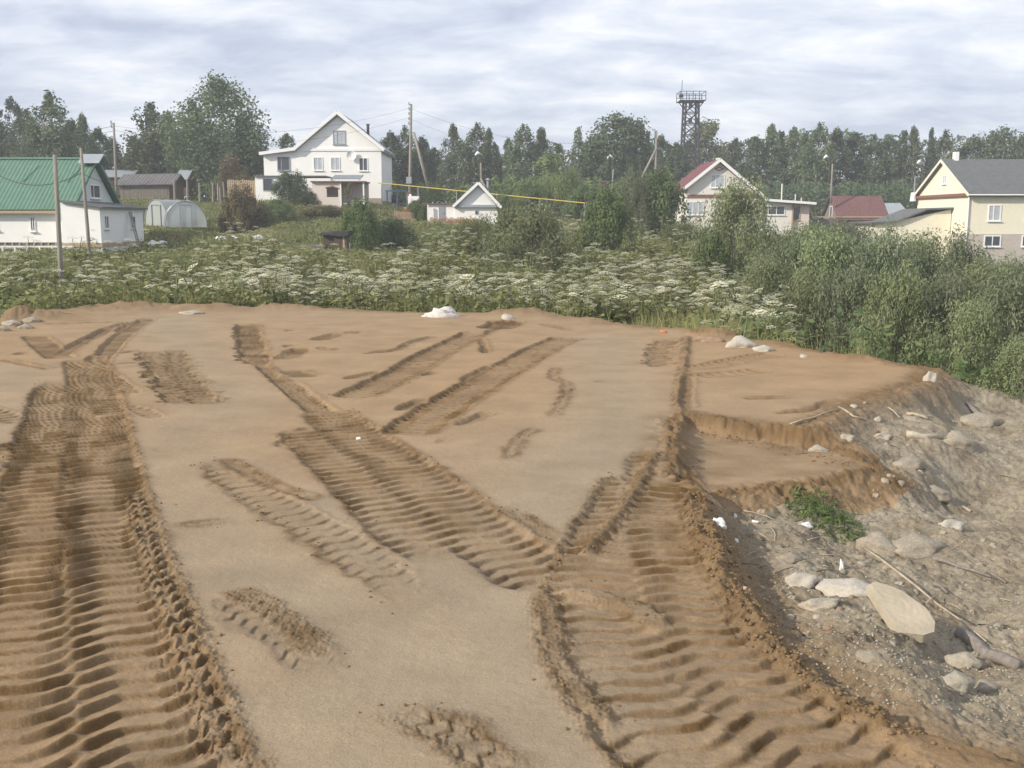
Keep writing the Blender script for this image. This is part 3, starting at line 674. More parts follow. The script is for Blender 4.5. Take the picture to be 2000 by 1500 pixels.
#@@BUILDINGS
# ------------------------------------------------------------------ white two storey house on the hill
f = Frame('gabled_house', 664, 392, 115, 'tall white gabled house with lean-to side wing, highest house on the hill', 'house')
r = f.root; D = 10.0
xl, xr, xa = f.x(585), f.x(745), f.x(520); ze = f.z(292); zp = f.z(219)
w = MB(); w.prism([(xl, 0), (xr, 0), (xr, ze), (0, zp - .45), (xl, ze)], 0, D); wall = w.build('wall', 'white_siding', r)
w = MB(); w.prism([(xa, 0), (xl - .003, 0), (xl - .003, f.z(290)), (xa, f.z(300))], 0.03, D - .5); w.build('side_wing', 'white_siding', r)
ft = MB(); ft.box((xl + .02, -.04, -.8), (xr - .02, D, .28)); ft.build('plinth', 'stone_grey', r)
ev = MB(); ev.box((f.x(585), -.10, f.z(295)), (f.x(749), -.003, f.z(290))); ev.build('string_course', 'white_trim', r)
rl, rr = (f.x(579), f.z(291)), (f.x(752), f.z(292)); pk = (0.0, f.z(217)); th = .30
rf = MB(); rf.prism([rl, pk, (0, pk[1] - th * 1.5), (rl[0] + .1, rl[1] - th)], -.55, D + .5); rf.prism([pk, rr, (rr[0] - .1, rr[1] - th), (0.001, pk[1] - th * 1.5)], -.551, D + .501)
roof = rf.build('roof', 'light_roof', r)
rf = MB(); rf.prism([(f.x(514), f.z(298)), (rl[0] + .1, rl[1] + .02), (rl[0] + .1, rl[1] - .3), (f.x(514), f.z(303))], -.5, D); rf.build('wing_roof', 'light_roof', r)
bb = MB()
for a, b_ in (((rl[0], -.6, rl[1] - .1), (0, -.6, pk[1] - .14)), ((0, -.604, pk[1] - .14), (rr[0], -.604, rr[1] - .1))): pbeam(bb, a, b_, .06, .36)
pbeam(bb, (f.x(514), -.56, f.z(300.5)), (rl[0] + .05, -.56, f.z(291.5)), .06, .34)
bb.build('bargeboard', 'white_trim', roof)
for (u0, u1, v0, v1, pn) in [(654,678,282,255,'curtain_glass'),(546,570,333,306,'glass'),(615,633,333,307,'curtain_glass'),(648,666,333,307,'curtain_glass'),(702,719,334,308,'glass')]:
    window(r, f.x(u0), f.x(u1), f.z(v0), f.z(v1), 0.0, pn, mull=(0.33,) if u1 - u0 > 20 else (0.5,), fm='grey_metal' if u0 in (546, 654) else 'white_trim')
ch = MB(); ch.tube([(f.x(709), 5, f.z(285)), (f.x(709), 5, f.z(236))], .16, 8); ch.tube([(f.x(709), 5, f.z(236)), (f.x(709), 5, f.z(234))], .22, 8); ch.build('chimney', 'dark_metal', roof)
dm = MB(); dm.box((f.x(600), 5, f.z(275)), (f.x(612), 7, f.z(258))); dm.build('dormer', 'slate', roof)
ds = empty('satellite_dish', r.location + Vector((f.x(689), -.1, f.z(304))), 'round white satellite dish on the front of the hill house', 'satellite dish')
k = MB(); R_ = .52
rings = [(0, .18), (.2, .16), (.38, .09), (R_, 0)]
vs = []; fs = []
for q_, dd in rings:
    for i in range(18): vs.append((q_ * math.cos(i * math.pi / 9), -.30 + dd, q_ * math.sin(i * math.pi / 9)))
for j in range(3):
    for i in range(18): fs.append((j*18+i, j*18+(i+1) % 18, (j+1)*18+(i+1) % 18, (j+1)*18+i))
k.add(vs, fs); k.build('dish', 'white_siding', ds, True)
k = MB(); k.bar((0, -.12, 0), (0, .1, -.1), .05); k.bar((0, -.3, -.5), (0, -.75, -.05), .03); k.build('bracket', 'grey_metal', ds)

# ------------------------------------------------------------------ outbuildings in front of it
f = Frame('garden_shed', 528, 393, 108, 'small white flat roofed shed beside the ivy clump', 'shed'); r = f.root
w = MB(); w.box((f.x(500), 0, -.4), (f.x(553), 4, f.z(345))); w.build('wall', 'white_siding', r)
w = MB(); w.box((f.x(498), -.25, f.z(345)), (f.x(636), 4.2, f.z(343))); w.build('roof', 'slate', r)
window(r, f.x(515), f.x(534), f.z(373), f.z(348), 0, 'glass', mull=None, fm='grey_metal', sill=False)
f = Frame('summer_kitchen', 640, 409, 103, 'pinkish open fronted summer kitchen with square window opening', 'outbuilding'); r = f.root
zt = f.z(356); o0, o1, oz0, oz1 = f.x(639), f.x(661), f.z(385), f.z(366)
w = MB(); xa, xb = f.x(611), f.x(664)
w.box((xa, 0, -.5), (o0, .2, zt)); w.box((o1, 0, -.5), (xb, .2, zt)); w.box((o0, 0.002, -.5), (o1, .198, oz0)); w.box((o0, 0.002, oz1), (o1, .198, zt))
w.box((xa, .2, -.5), (xa + .2, 3.4, zt)); w.box((xa + .2, 3.2, -.5), (f.x(711), 3.4, zt)); w.build('wall', 'pinkish_wall', r)
w = MB(); pbeam(w, (o0 - .1, -.05, oz1 - .05), (f.x(652), -.05, oz1 + .12), .08, .12); pbeam(w, (f.x(650), -.052, oz1 + .1), (o1 + .1, -.052, oz1 - .1), .08, .12); w.build('lintel', 'brown_trim', r)
w = MB(); w.box((f.x(609), -.3, zt), (f.x(713), 3.7, zt + .12)); w.build('roof', 'brown_trim', r)
for u in (666, 710):
    w = MB(); w.box((f.x(u) - .07, -.1, -.4), (f.x(u) + .07, .04, zt)); w.build('post', 'white_trim', r)
w = MB(); w.box((f.x(668), .8, .55), (f.x(706), 1.2, .62)); w.box((f.x(684), .75, -.2), (f.x(686), .85, .9)); w.box((f.x(684), .76, .86), (f.x(706), .84, .94)); w.build('bench', 'white_plastic', r)
w = MB(); w.box((f.x(672), 3.05, f.z(382)), (f.x(690), 3.19, f.z(361))); w.build('shelf', 'pinkish_wall', r)
f = Frame('porch_canopy', 678, 354, 110, 'corrugated grey canopy fixed above the summer kitchen', 'canopy'); r = f.root
w = MB(); ribbed(w, (f.x(649), -1, f.z(350)), (f.x(706), -1, f.z(350)), (f.x(649), 1.6, f.z(341)), (f.x(706), 1.6, f.z(341)), 12, .07); w.build('corrugated_sheet', 'light_roof', r)
for u in (651, 704):
    w = MB(); w.bar((f.x(u), -.8, f.z(351)), (f.x(u), -.8, f.z(404)), .1); w.build('post', 'white_trim', r)
w = MB(); w.box((f.x(649), -.98, f.z(358)), (f.x(706), -.9, f.z(353))); w.build('fascia', 'white_trim', r)

# ------------------------------------------------------------------ green roofed house at the left
f = Frame('green_roofed_house', 170, 490, 68, 'white house with long green metal roof at the left edge', 'house'); r = f.root
X1 = -28.9 - r.location.x; X0 = -41.0 - r.location.x; ze = f.z(406); Dp = 8.0; zr = P(190, 310, 72).z - r.location.z
w = MB(); w.box((X0, 0, .55), (X1, Dp, ze)); w.build('wall', 'white_siding', r)
w = MB(); w.prismx([(0, ze - .05), (Dp/2, zr - .2), (Dp, ze - .05)], X1 - .25, X1); g = w.build('gable', 'mint_wall', r)
w = MB(); w.prismx([(0, ze), (Dp/2, zr - .12), (Dp, ze)], X0, X0 + .2); w.build('far_gable', 'mint_wall', r)
e0, e1 = X0 - .4, X1 + .35
rf = MB(); ribbed(rf, (e0, -.45, ze - .12), (e1, -.45, ze - .12), (e0, Dp/2, zr), (e1, Dp/2, zr), 48, .035); roof = rf.build('roof', 'green_roof', r)
rf = MB(); ribbed(rf, (e1, Dp + .45, ze - .12), (e0, Dp + .45, ze - .12), (e1, Dp/2, zr), (e0, Dp/2, zr), 48, .035); rf.build('rear_roof', 'green_roof', r)
rf = MB(); rf.prismx([(Dp/2 - .18, zr - .02), (Dp/2, zr + .10), (Dp/2 + .18, zr - .02)], e0, e1); rf.build('ridge_cap', 'green_roof', roof)
rf = MB(); rf.prismx([(Dp/2 - 1.0, zr - .35), (Dp/2, zr + .32), (Dp/2 + 1.0, zr - .35), (Dp/2, zr + .22)], X1 - .6, X1 + .85); rf.build('ridge_hood', 'light_roof', roof)
rf = MB(); pbeam(rf, (e1 + .03, -.47, ze - .15), (e1 + .03, Dp/2, zr - .02), .05, .22); pbeam(rf, (e1 + .034, Dp/2, zr - .02), (e1 + .034, Dp + .47, ze - .15), .05, .22); rf.build('bargeboard', 'green_roof', roof)
rf = MB(); rf.box((e0, -.5, ze - .36), (f.x(134), -.38, ze - .2)); rf.build('fascia', 'fresh_wood', roof)
rf = MB(); rf.box((X1 - .1, -.05, ze - .16), (X1 + .12, Dp + .2, ze - .02)); rf.build('string_course', 'green_roof', g)
for u in (30, 118):
    rf = MB(); kx = f.x(u); rf.bar((kx, 1.8, ze + 1.75), (kx + .55, 3.4, zr - .45), .04); rf.build('roof_rail', 'green_roof', roof)
window(r, 3.3, 5.0, f.z(382) - .1, f.z(353) - .1, X1 + .0, 'glass', axis='x', mull=(.35,))
window(r, f.x(64), f.x(74), f.z(452), f.z(423), 0, 'glass', mull=(.5,), fw=.06)
window(r, f.x(-28), f.x(2), f.z(450), f.z(420), 0, 'glass', fm='brown_trim')
bx_ = MB(); bx_.box((f.x(122), -.12, f.z(461)), (f.x(130), -.003, f.z(452))); bx_.build('meter_box', 'white_plastic', r)
w = MB(); w.box((X0, .25, -.6), (X1 - .02, Dp - .1, .5)); w.build('plinth', 'brick_pale', r)
for u in range(-30, 140, 14):
    w = MB(); w.box((f.x(u) - .05, .02, -.4), (f.x(u) + .05, .2, .55)); w.build('post', 'fresh_wood', r)
# lean-to porch on the gable side
xa, xb = X1 + .003, X1 + 2.5; zt = f.z(404); y0, y1 = -1.5, 6.2
w = MB(); w.prism([(xa, .55), (xb, .55), (xb, zt - .1), (xa, zt + .25)], y0, y1); w.build('porch', 'white_siding', r)
w = MB(); w.prism([(xa - .0, zt + .28), (xb + .3, zt - .12), (xb + .3, zt), (xa, zt + .40)], y0 - .25, y1 + .3); w.build('porch_roof', 'grey_roof', r)
w = MB(); w.box((xa, y0 + .04, -.9), (xb - .02, y1 - .04, .30)); w.build('porch_plinth', 'brick_pale', r)
w = MB(); w.box((xa - .0, y0 - .03, .302), (xb + .04, y1 + .03, .548)); w.build('sill_beam', 'fresh_wood', r)
for ya, yb in ((-.9, -.2), (3.7, 4.6)):
    window(r, ya, yb, f.z(444) - .1, f.z(418) - .1, xb, 'glass', axis='x', mull=(.5,), fw=.06)
ld = empty('ladder', r.location + Vector((xb + .1, 0, 0)), 'long wooden ladder leaning on the porch of the green roofed house', 'ladder')
for dy_ in (0, .45):
    k = MB(); k.tube([(1.25, 1.6 + dy_ * .9, -.5), (.05, 3.2 + dy_ * .7, f.z(413))][::-1], .05, 5); k.build('rail', 'pole_wood', ld)
for i in range(9):
    q_ = (i + .7) / 9.6; p0 = Vector((1.25, 1.6, -.5)).lerp(Vector((.05, 3.2, f.z(413))), q_); p1 = Vector((1.25, 2.005, -.5)).lerp(Vector((.05, 3.515, f.z(413))), q_)
    k = MB(); k.tube([p0, p1], .028, 5); k.build('rung', 'pole_wood', ld)
rl = empty('rail_fence', P(60, 492, 65), 'low white rail on short posts before the green roofed house', 'fence'); kk = 65 / F
k = MB(); k.box(((-100 - 60) * kk, -.04, .28), ((145 - 60) * kk, .04, .38)); k.build('rail', 'white_plastic', rl)
for u in range(-90, 150, 24):
    k = MB(); k.box(((u - 60) * kk - .05, -.05, -.4), ((u - 60) * kk + .05, .05, .30 + random.uniform(0, .12))); k.build('post', 'white_plastic', rl)

# ------------------------------------------------------------------ grey barns, hut, palings behind the green roof
f = Frame('barn', 270, 388, 108, 'long weathered board barn with sagging slate roof', 'barn'); r = f.root
xa, xb = f.x(236), f.x(330); ze = f.z(358); zr = P(270, 340, 110.5).z - r.location.z
n = 30
for i in range(n):
    a = xa + (xb - xa) * i / n; k = MB(); k.box((a + .01, random.uniform(-.03, .01), -.2), (a + (xb - xa) / n - .015, .05, ze - random.uniform(0, .06))); k.build('plank', 'old_wood', r)
k = MB(); k.box((xa + .05, .06, -.3), (xb - .05, 5, ze - .05)); k.build('wall', 'dark_wood', r)
k = MB(); k.prismx([(0.06, ze - .04), (2.5, zr - .1), (4.98, ze - .04)], xb - .2, xb - .04); k.build('gable', 'dark_wood', r)
k = MB(); ribbed(k, (xa - .5, -.4, ze - .22), (xb + .5, -.4, ze - .12), (xa - .5, 2.5, zr - .05), (xb + .5, 2.5, zr + .05), 16, .06); k.build('roof', 'slate', r)
k = MB(); ribbed(k, (xb + .5, 5.4, ze - .2), (xa - .5, 5.4, ze - .2), (xb + .5, 2.5, zr + .05), (xa - .5, 2.5, zr - .05), 16, .06); k.build('rear_roof', 'slate', r)
k = MB(); pbeam(k, (xb + .52, -.42, ze - .2), (xb + .52, 2.5, zr), .06, .16); k.build('bargeboard', 'old_wood', r)
f = Frame('low_barn', 228, 372, 128, 'far low barn with flat grey roof behind the slate barn', 'barn'); r = f.root
k = MB(); k.box((f.x(190), 0, -.6), (f.x(256), 5, f.z(346))); k.build('wall', 'dark_wood', r)
k = MB(); ribbed(k, (f.x(186), -.4, f.z(346)), (f.x(259), -.4, f.z(346)), (f.x(190), 3, f.z(330)), (f.x(256), 3, f.z(330)), 14, .05); k.build('roof', 'light_roof', r)
f = Frame('hut', 355, 372, 122, 'little dark hut with pale slanted roof between barn and birches', 'shed'); r = f.root
k = MB(); k.box((f.x(344), 0, -.6), (f.x(369), 2.5, f.z(350))); k.build('wall', 'dark_wood', r)
k = MB(); ribbed(k, (f.x(342), -.3, f.z(351)), (f.x(368), -.3, f.z(351)), (f.x(345), 1.5, f.z(331)), (f.x(370), 1.5, f.z(331)), 6, .04); k.build('roof', 'light_roof', r)
k = MB(); k.prismx([(-.3, f.z(352)), (1.5, f.z(331)), (2.9, f.z(351))], f.x(368), f.x(370)); k.build('gable', 'dark_wood', r)
pf = empty('picket_fence', P(435, 384, 112), 'bare wood picket fence beside the small white shed', 'fence'); kk = 112 / F
for i, u in enumerate(np.arange(446, 499, 3.6)):
    k = MB(); a = (u - 435) * kk; k.box((a - .07, -.02, -.1 + random.uniform(-.05, .05)), (a + .07, .02, 1.75 + random.uniform(-.1, .1))); k.build('picket', 'fresh_wood', pf)
for zq in (.45, 1.35):
    k = MB(); k.box((10 * kk, .021, zq), (65 * kk, .08, zq + .1)); k.build('rail', 'fresh_wood', pf)
posts = [(341,352,387,'pale split post standing right of the slate barn'),(366,352,388,'thick pale post beside the garden path'),(390,357,386,'thin grey post in the tall grass, first right of the thick post'),
         (416,357,386,'thin grey post in the tall grass, second right of the thick post'),(426,358,384,'thin grey post in the tall grass nearest the picket fence'),(439,355,396,'stout leaning post at the corner of the picket fence'),(432,365,401,'slim tilted post before the picket fence corner')]
for u, vt, vb, lb in posts:
    p = P(u, vb, 106); q_ = P(u - (3 if u > 430 else 0.5), vt, 106) - p
    k = MB(); k.tube([(0, 0, -.4), q_ * .5, q_], [.11, .10, .09], 6); o = k.build('fence_post', 'pole_wood'); o.location = p; tag(o, lb, 'post', 'posts along the garden boundary')

# ------------------------------------------------------------------ polycarbonate greenhouses
def greenhouse(u, v, d, wpx, hpx, L, lab, rz):
    kk = d / F; hw, hh = wpx * kk / 2, hpx * kk; t_ = empty('greenhouse', P(u, v, d), lab, 'greenhouse', 'polycarbonate greenhouses', rz)
    arc = [(-hw * math.cos(a) , hh * math.sin(a) ** .85) for a in np.linspace(0, math.pi, 15)]
    vs = [(x_, y_, z_) for y_ in np.linspace(0, L, 7) for x_, z_ in arc]; fs = [(j*15+i, j*15+i+1, (j+1)*15+i+1, (j+1)*15+i) for j in range(6) for i in range(14)]
    k = MB(); k.add(vs, fs); k.build('cover', 'poly', t_, True)
    for y_ in np.linspace(0, L, 4):
        k = MB(); k.tube([(x_, y_, z_) for x_, z_ in arc], .035, 5); k.build('hoop', 'grey_metal', t_)
    k = MB(); k.add([(x_, .02, z_) for x_, z_ in arc], [tuple(range(14, -1, -1))]); k.build('end_wall', 'poly', t_)
    k = MB(); k.box((-.45, -.05, 0), (-.39, 0, 1.8)); k.box((.39, -.05, 0), (.45, 0, 1.8)); k.box((-.39, -.05, 1.74), (.39, 0, 1.8)); k.build('door_frame', 'grey_metal', t_)
greenhouse(306, 441, 88, 50, 50, 5, 'clear arched greenhouse standing nearer the green roofed house', -.25)
greenhouse(364, 444, 82, 76, 50, 5, 'wider clear arched greenhouse, right of the pair', .35)
bp = empty('brick_stack', P(340, 476, 74), 'stack of red bricks beside the plank in the garden', 'bricks'); kk = 74 / F
for iz in range(5):
    for ix in range(4):
        for iy in range(2):
            k = MB(); a = -13 * kk + ix * .26 + random.uniform(-.02, .02); k.box((a, iy * .26, iz * .125), (a + .245, iy * .26 + .24, iz * .125 + .115)); k.build('brick', 'brick_red', bp)
pl = MB(); pl.box((-.02, -.12, 0), (84 * kk, .12, .09)); o = pl.build('plank', 'fresh_wood'); o.location = P(357, 473, 74); o.rotation_euler = (0, .03, -.1); tag(o, 'long pale plank lying in the grass beside the brick stack', 'plank')
for u, v, lb, m_, s_ in [(300,487,'white scrap bag near the porch plinth','white_plastic',.42),(318,483,'small bluish white bag beside the brick stack','white_plastic',.3),(262,482,'pale rubble bag under the ladder','white_plastic',.28),
                       (430,430,'white plastic scrap among weeds right of the greenhouses','white_plastic',.35),(455,432,'second white scrap near the brown bush','white_plastic',.3),(505,507,'white scrap in weeds left of the tarred shed','white_plastic',.35)]:
    p = P(u, v, 72); me = bpy.data.meshes.new('bag'); bm = bmesh.new(); bmesh.ops.create_icosphere(bm, subdivisions=2, radius=s_)
    for vv in bm.verts: vv.co *= 1 + random.uniform(-.25, .25); vv.co.z *= .6
    bm.to_mesh(me); bm.free(); o = link('bag', me, m_); o.location = (p.x, p.y, ground(p.x, p.y) + s_ * .3); tag(o, lb, 'bag')

# ------------------------------------------------------------------ bathhouse with firewood
f = Frame('bathhouse', 935, 440, 92, 'little cream bathhouse with steep gable and flat roofed wing', 'bathhouse'); r = f.root
xa, xb, ze, zp = f.x(889), f.x(971), f.z(404), f.z(357); D = 4.5
k = MB(); k.prism([(xa, -.4), (xb, -.4), (xb, ze), (0, zp - .18), (xa, ze)], 0, D); k.build('wall', 'white_siding', r)
k = MB(); k.prism([(f.x(895), ze + .1), (f.x(966), ze + .1), (0, zp - .38)], -.04, -.003); k.build('gable', 'white_trim', r)
k = MB(); th = .2
k.prism([(f.x(886), f.z(402)), (0, f.z(355)), (0, f.z(355) - th * 1.5), (f.x(888), f.z(402) - th)], -.4, D + .3); k.prism([(0.001, f.z(355)), (f.x(979), f.z(404)), (f.x(977), f.z(404) - th), (0.001, f.z(355) - th * 1.5)], -.401, D + .301); roof = k.build('roof', 'slate', r)
k = MB(); pbeam(k, (f.x(886), -.44, f.z(402) - .08), (0, -.44, f.z(355) - .1), .05, .24); pbeam(k, (0, -.445, f.z(355) - .1), (f.x(979), -.445, f.z(404) - .08), .05, .24); k.build('bargeboard', 'white_trim', roof)
k = MB(); k.box((f.x(889), -.3, f.z(405)), (f.x(978), -.003, f.z(400))); k.build('pent_board', 'light_roof', r)
k = MB(); k.box((f.x(838), .1, -.5), (xa - .003, 4, f.z(399))); k.build('wing', 'white_siding', r)
k = MB(); k.box((f.x(828), -.15, f.z(399)), (xa - .0, 4.2, f.z(397))); k.build('wing_roof', 'brown_trim', r)
k = MB(); k.box((f.x(858), .04, f.z(432)), (f.x(870), .099, f.z(403))); dr = k.build('door', 'grey_metal', r)
k = MB(); k.box((f.x(867.5), 0, f.z(418)), (f.x(869), .04, f.z(416))); k.build('handle', 'dark_metal', dr)
window(r, f.x(928), f.x(934), f.z(419), f.z(411), 0, 'glass', mull=None, sill=False, fw=.05, fm='grey_metal')
k = MB(); k.tube([(f.x(952), 2, f.z(380)), (f.x(952), 2, f.z(350))], .11, 8); k.tube([(f.x(952), 2, f.z(350)), (f.x(952), 2, f.z(346))], [.26, .05], 8); k.build('chimney', 'light_roof', roof)
k = MB(); k.box((f.x(836.5), -.35, -.6), (f.x(839), -.2, f.z(400))); k.build('corner_post', 'white_trim', r)
fw = MB(); kk = f.k; nrow = 6; lens = []
for j in range(nrow):
    for i in range(34):
        u = 842 + i * 2.75 + (j % 2) * 1.3
        if j >= 5 and random.random() < .5: continue
        x_ = f.x(u); z_ = .08 + j * .115 + .02 * math.sin(i * .7); rr_ = random.uniform(.045, .068)
        fw.tube([(x_, -.55 + random.uniform(-.04, .04), z_), (x_, -.12, z_)], rr_, 6)
o = fw.build('firewood_stack', 'log_end'); o.location = r.location; tag(o, 'low stack of split firewood along the bathhouse front', 'firewood')

# ------------------------------------------------------------------ red roofed house
f = Frame('maroon_roofed_house', 1400, 462, 113, 'pale brick house with maroon gable roof, diamond ornaments and right wing', 'house'); r = f.root
zp = f.z(311); L_ = (f.x(1331), f.z(368)); R_ = (f.x(1492), f.z(388)); D = 10
xw0, xw1 = f.x(1341), f.x(1487)
def rz_(x_): return L_[1] + (x_ - L_[0]) * (zp - L_[1]) / (0 - L_[0]) if x_ < 0 else zp + x_ * (R_[1] - zp) / R_[0]
k = MB(); k.prism([(xw0, -.6), (xw1, -.6), (xw1, rz_(xw1) - .3), (0, zp - .35), (xw0, rz_(xw0) - .3)], 0, D); k.build('wall', 'brick_pale', r)
k = MB(); k.box((xw0 - .02, -.05, f.z(387)), (f.x(1480), -.003, f.z(380))); k.build('string_course', 'brown_trim', r)
k = MB(); k.prism([L_, (0, zp), (0, zp - .28), (L_[0] + .1, L_[1] - .2)], -.6, D + .6); roof = k.build('roof', 'maroon_roof', r)
k = MB(); k.prism([(0.001, zp), R_, (R_[0] - .1, R_[1] - .2), (0.001, zp - .28)], -.601, D + .601); k.build('roof', 'maroon_roof', r)
k = MB(); pbeam(k, (L_[0], -.64, L_[1] - .1), (0, -.64, zp - .1), .06, .32); pbeam(k, (0, -.645, zp - .1), (R_[0], -.645, R_[1] - .1), .06, .32); k.build('bargeboard', 'white_trim', roof)
k = MB()
for i in range(15):
    q_ = i / 14; k.tube([(L_[0] * (1 - .0), -.6 + q_ * (D + 1.2), L_[1] + .02), (0, -.6 + q_ * (D + 1.2), zp + .02)], .035, 4)
k.build('roof_rib', 'maroon_roof', roof)
k = MB(); k.box((f.x(1409), 4, f.z(320)), (f.x(1417), 4.5, f.z(304))); k.build('chimney', 'white_trim', roof)
window(r, f.x(1385), f.x(1412), f.z(367), f.z(341), 0, 'curtain_glass', mull=(.36,), cross=.45)
window(r, f.x(1340), f.x(1374), f.z(420), f.z(394), -.002, 'curtain_glass', mull=(.36, .66))
window(r, f.x(1443), f.x(1462), f.z(420), f.z(394), -.002, 'glass', mull=(.5,))
for u, v, w_, h_ in [(1400.5,330,9.5,4.5),(1335,428,7,5),(1363,428,7,5)]:
    a, c = f.x(u), f.z(v); ww, hh = w_ * f.k, h_ * f.k
    k = MB(); k.prism([(a - ww, c), (a, c - hh), (a + ww, c), (a, c + hh)], -.05, -.003); q_ = k.build('ornament', 'brown_trim', r)
    k = MB(); k.prism([(a - ww * .6, c), (a, c - hh * .6), (a + ww * .6, c), (a, c + hh * .6)], -.08, -.051); k.build('ornament_inset', 'pinkish_wall', q_)
x2, x3, x4 = f.x(1487) + .003, f.x(1546), f.x(1580)
k = MB(); k.prism([(x2, -.6), (x3, -.6), (x3, f.z(398)), (x2, f.z(393))], .3, D - 1); k.build('wing', 'brick_pale', r)
k = MB(); k.prism([(x3 + .003, -.6), (x4, -.6), (x4, f.z(400)), (x3 + .003, f.z(398))], .6, D - 2); k.build('wing_end', 'pinkish_wall', r)
k = MB(); k.box((x3 - .1, .2, -.6), (x3 + .06, .299, f.z(398))); k.build('corner_board', 'fresh_wood', r)
k = MB(); k.prism([(f.x(1489), f.z(388)), (f.x(1587), f.z(395)), (f.x(1587), f.z(400)), (f.x(1489), f.z(393))], -.5, D); wr = k.build('wing_roof', 'maroon_roof', r)
k = MB(); pbeam(k, (f.x(1489), -.53, f.z(390.5)), (f.x(1587), -.53, f.z(397.5)), .05, .26); k.build('fascia', 'white_trim', wr)
window(r, f.x(1488), f.x(1531), f.z(420), f.z(402), .3, 'glass', mull=(.25, .62))
window(r, f.x(1547.5), f.x(1562), f.z(430), f.z(402), .6, 'glass', mull=None, fm='fresh_wood')
for u, v0, v1 in [(1536,392,357),(1563,394,378),(1575,395,385)]:
    k = MB(); k.tube([(f.x(u), 3, f.z(v0)), (f.x(u), 3, f.z(v1))], .08 if u < 1550 else .06, 6); k.build('vent_pipe', 'white_plastic', wr)
k = MB(); k.box((f.x(1553), .2, -.5), (f.x(1578), .55, f.z(450))); o = k.build('low_wall', 'white_siding'); o.location = r.location; tag(o, 'short white wall at the foot of the maroon roofed house wing', 'wall')
# canopy and gate right of it
k = MB(); k.prism([(f.x(1580), f.z(404)), (f.x(1582), f.z(401)), (f.x(1592), f.z(424)), (f.x(1588), f.z(426))], 1, 4); k.build('side_canopy', 'fresh_wood', r)

# red barn
f = Frame('red_barn', 1637, 452, 121, 'grey board barn with rust red roof between the two right hand houses', 'barn'); r = f.root
x1 = f.x(1730); ze = f.z(427); zr = P(1626, 383, 124).z - r.location.z; D = 6
k = MB(); k.prismx([(0, -.6), (D, -.6), (D, ze), (D/2, zr - .15), (0, ze)], 0, x1); k.build('wall', 'old_wood', r)
k = MB(); ribbed(k, (-.3, -.4, ze - .2), (x1 + .3, -.4, ze - .2), (-.3, D/2, zr), (x1 + .3, D/2, zr), 22, .04); k.build('roof', 'rust_roof', r)
k = MB(); ribbed(k, (x1 + .3, D + .4, ze - .2), (-.3, D + .4, ze - .2), (x1 + .3, D/2, zr), (-.3, D/2, zr), 22, .04); k.build('rear_roof', 'rust_roof', r)
window(r, D/2 - .5, D/2 + .5, f.z(424), f.z(402), 0, 'glass', axis='-x', mull=None)
k = MB(); k.box((f.x(1560), -.2, f.z(425)), (x1 + .4, -.08, f.z(422.5))); k.build('eave_board', 'fresh_wood', r)
window(r, f.x(1688), f.x(1706), f.z(448), f.z(437), 0, 'glass', mull=(.5,), fm='fresh_wood')
f = Frame('board_gate', 1605, 455, 119, 'grey board gate joining the maroon roofed house and the red barn', 'gate'); r = f.root
for u in np.arange(1588, 1634, 4.2):
    k = MB(); k.box((f.x(u), 0, -.3), (f.x(u + 3.9), .05, f.z(427) + random.uniform(-.05, .05))); k.build('plank', 'old_wood', r)
k = MB(); k.box((f.x(1588), -.06, 1.5), (f.x(1634), -.003, 1.62)); k.build('rail', 'old_wood', r)
f = Frame('garage', 1745, 428, 128, 'pale grey roofed garage beyond the red barn', 'garage'); r = f.root
k = MB(); k.box((f.x(1718), 0, -.8), (f.x(1775), 5, f.z(421))); k.build('wall', 'brick_grey', r)
k = MB(); ribbed(k, (f.x(1716), -.3, f.z(421)), (f.x(1778), -.3, f.z(421)), (f.x(1720), 3, f.z(396)), (f.x(1774), 3, f.z(396)), 12, .04); k.build('roof', 'light_roof', r)

# ------------------------------------------------------------------ yellow house at the right edge
f = Frame('yellow_house', 1885, 520, 92, 'large cream yellow house with grey roof and brick lower storey at the right edge', 'house'); r = f.root
x1 = 17.0; D = 11.8; ze = f.z(376); zr = P(1836, 313, 98).z - r.location.z; zb = f.z(457)
k = MB(); k.prismx([(0, zb), (D, zb), (D, ze), (D/2, zr - .15), (0, ze)], 0, x1); k.build('wall', 'cream_siding', r)
k = MB(); k.box((-.06, -.06, -1.2), (x1, D + .06, zb - .002)); k.build('lower_storey', 'brick_grey', r)
k = MB()
k.prismx([(-.55, ze - .12), (D/2, zr + .1), (D/2, zr - .12), (-.5, ze - .36)], -.35, x1); roof = k.build('roof', 'grey_roof', r)
k = MB(); k.prismx([(D/2 + .001, zr + .1), (D + .55, ze - .12), (D + .5, ze - .36), (D/2 + .001, zr - .12)], -.351, x1); k.build('rear_roof', 'grey_roof', r)
k = MB(); pbeam(k, (-.38, -.55, ze - .26), (-.38, D/2, zr - .03), .05, .24); pbeam(k, (-.384, D/2, zr - .03), (-.384, D + .55, ze - .26), .05, .24); k.build('bargeboard', 'cream_siding', roof)
k = MB(); k.box((-.30, -.5, ze - .30), (-.003, D + .5, ze - .04)); k.build('string_course', 'brown_trim', r)
k = MB(); k.tube([(-.4, -.62, ze - .22), (x1, -.62, ze - .22)], .07, 6); k.tube([(-.12, -.12, ze - .4), (-.12, -.12, -1)], .06, 6); k.build('gutter', 'white_trim', roof)
for a, c in ((1922, 1947), (1994, 2019)):
    window(r, f.x(a), f.x(c), f.z(432), f.z(400), 0, 'curtain_glass', mull=(.42,), fw=.1)
for a, c in ((1917, 1950), (1990, 2022)):
    window(r, f.x(a), f.x(c), f.z(482), f.z(459.5), -.06, 'glass', mull=(.5,), fw=.1)
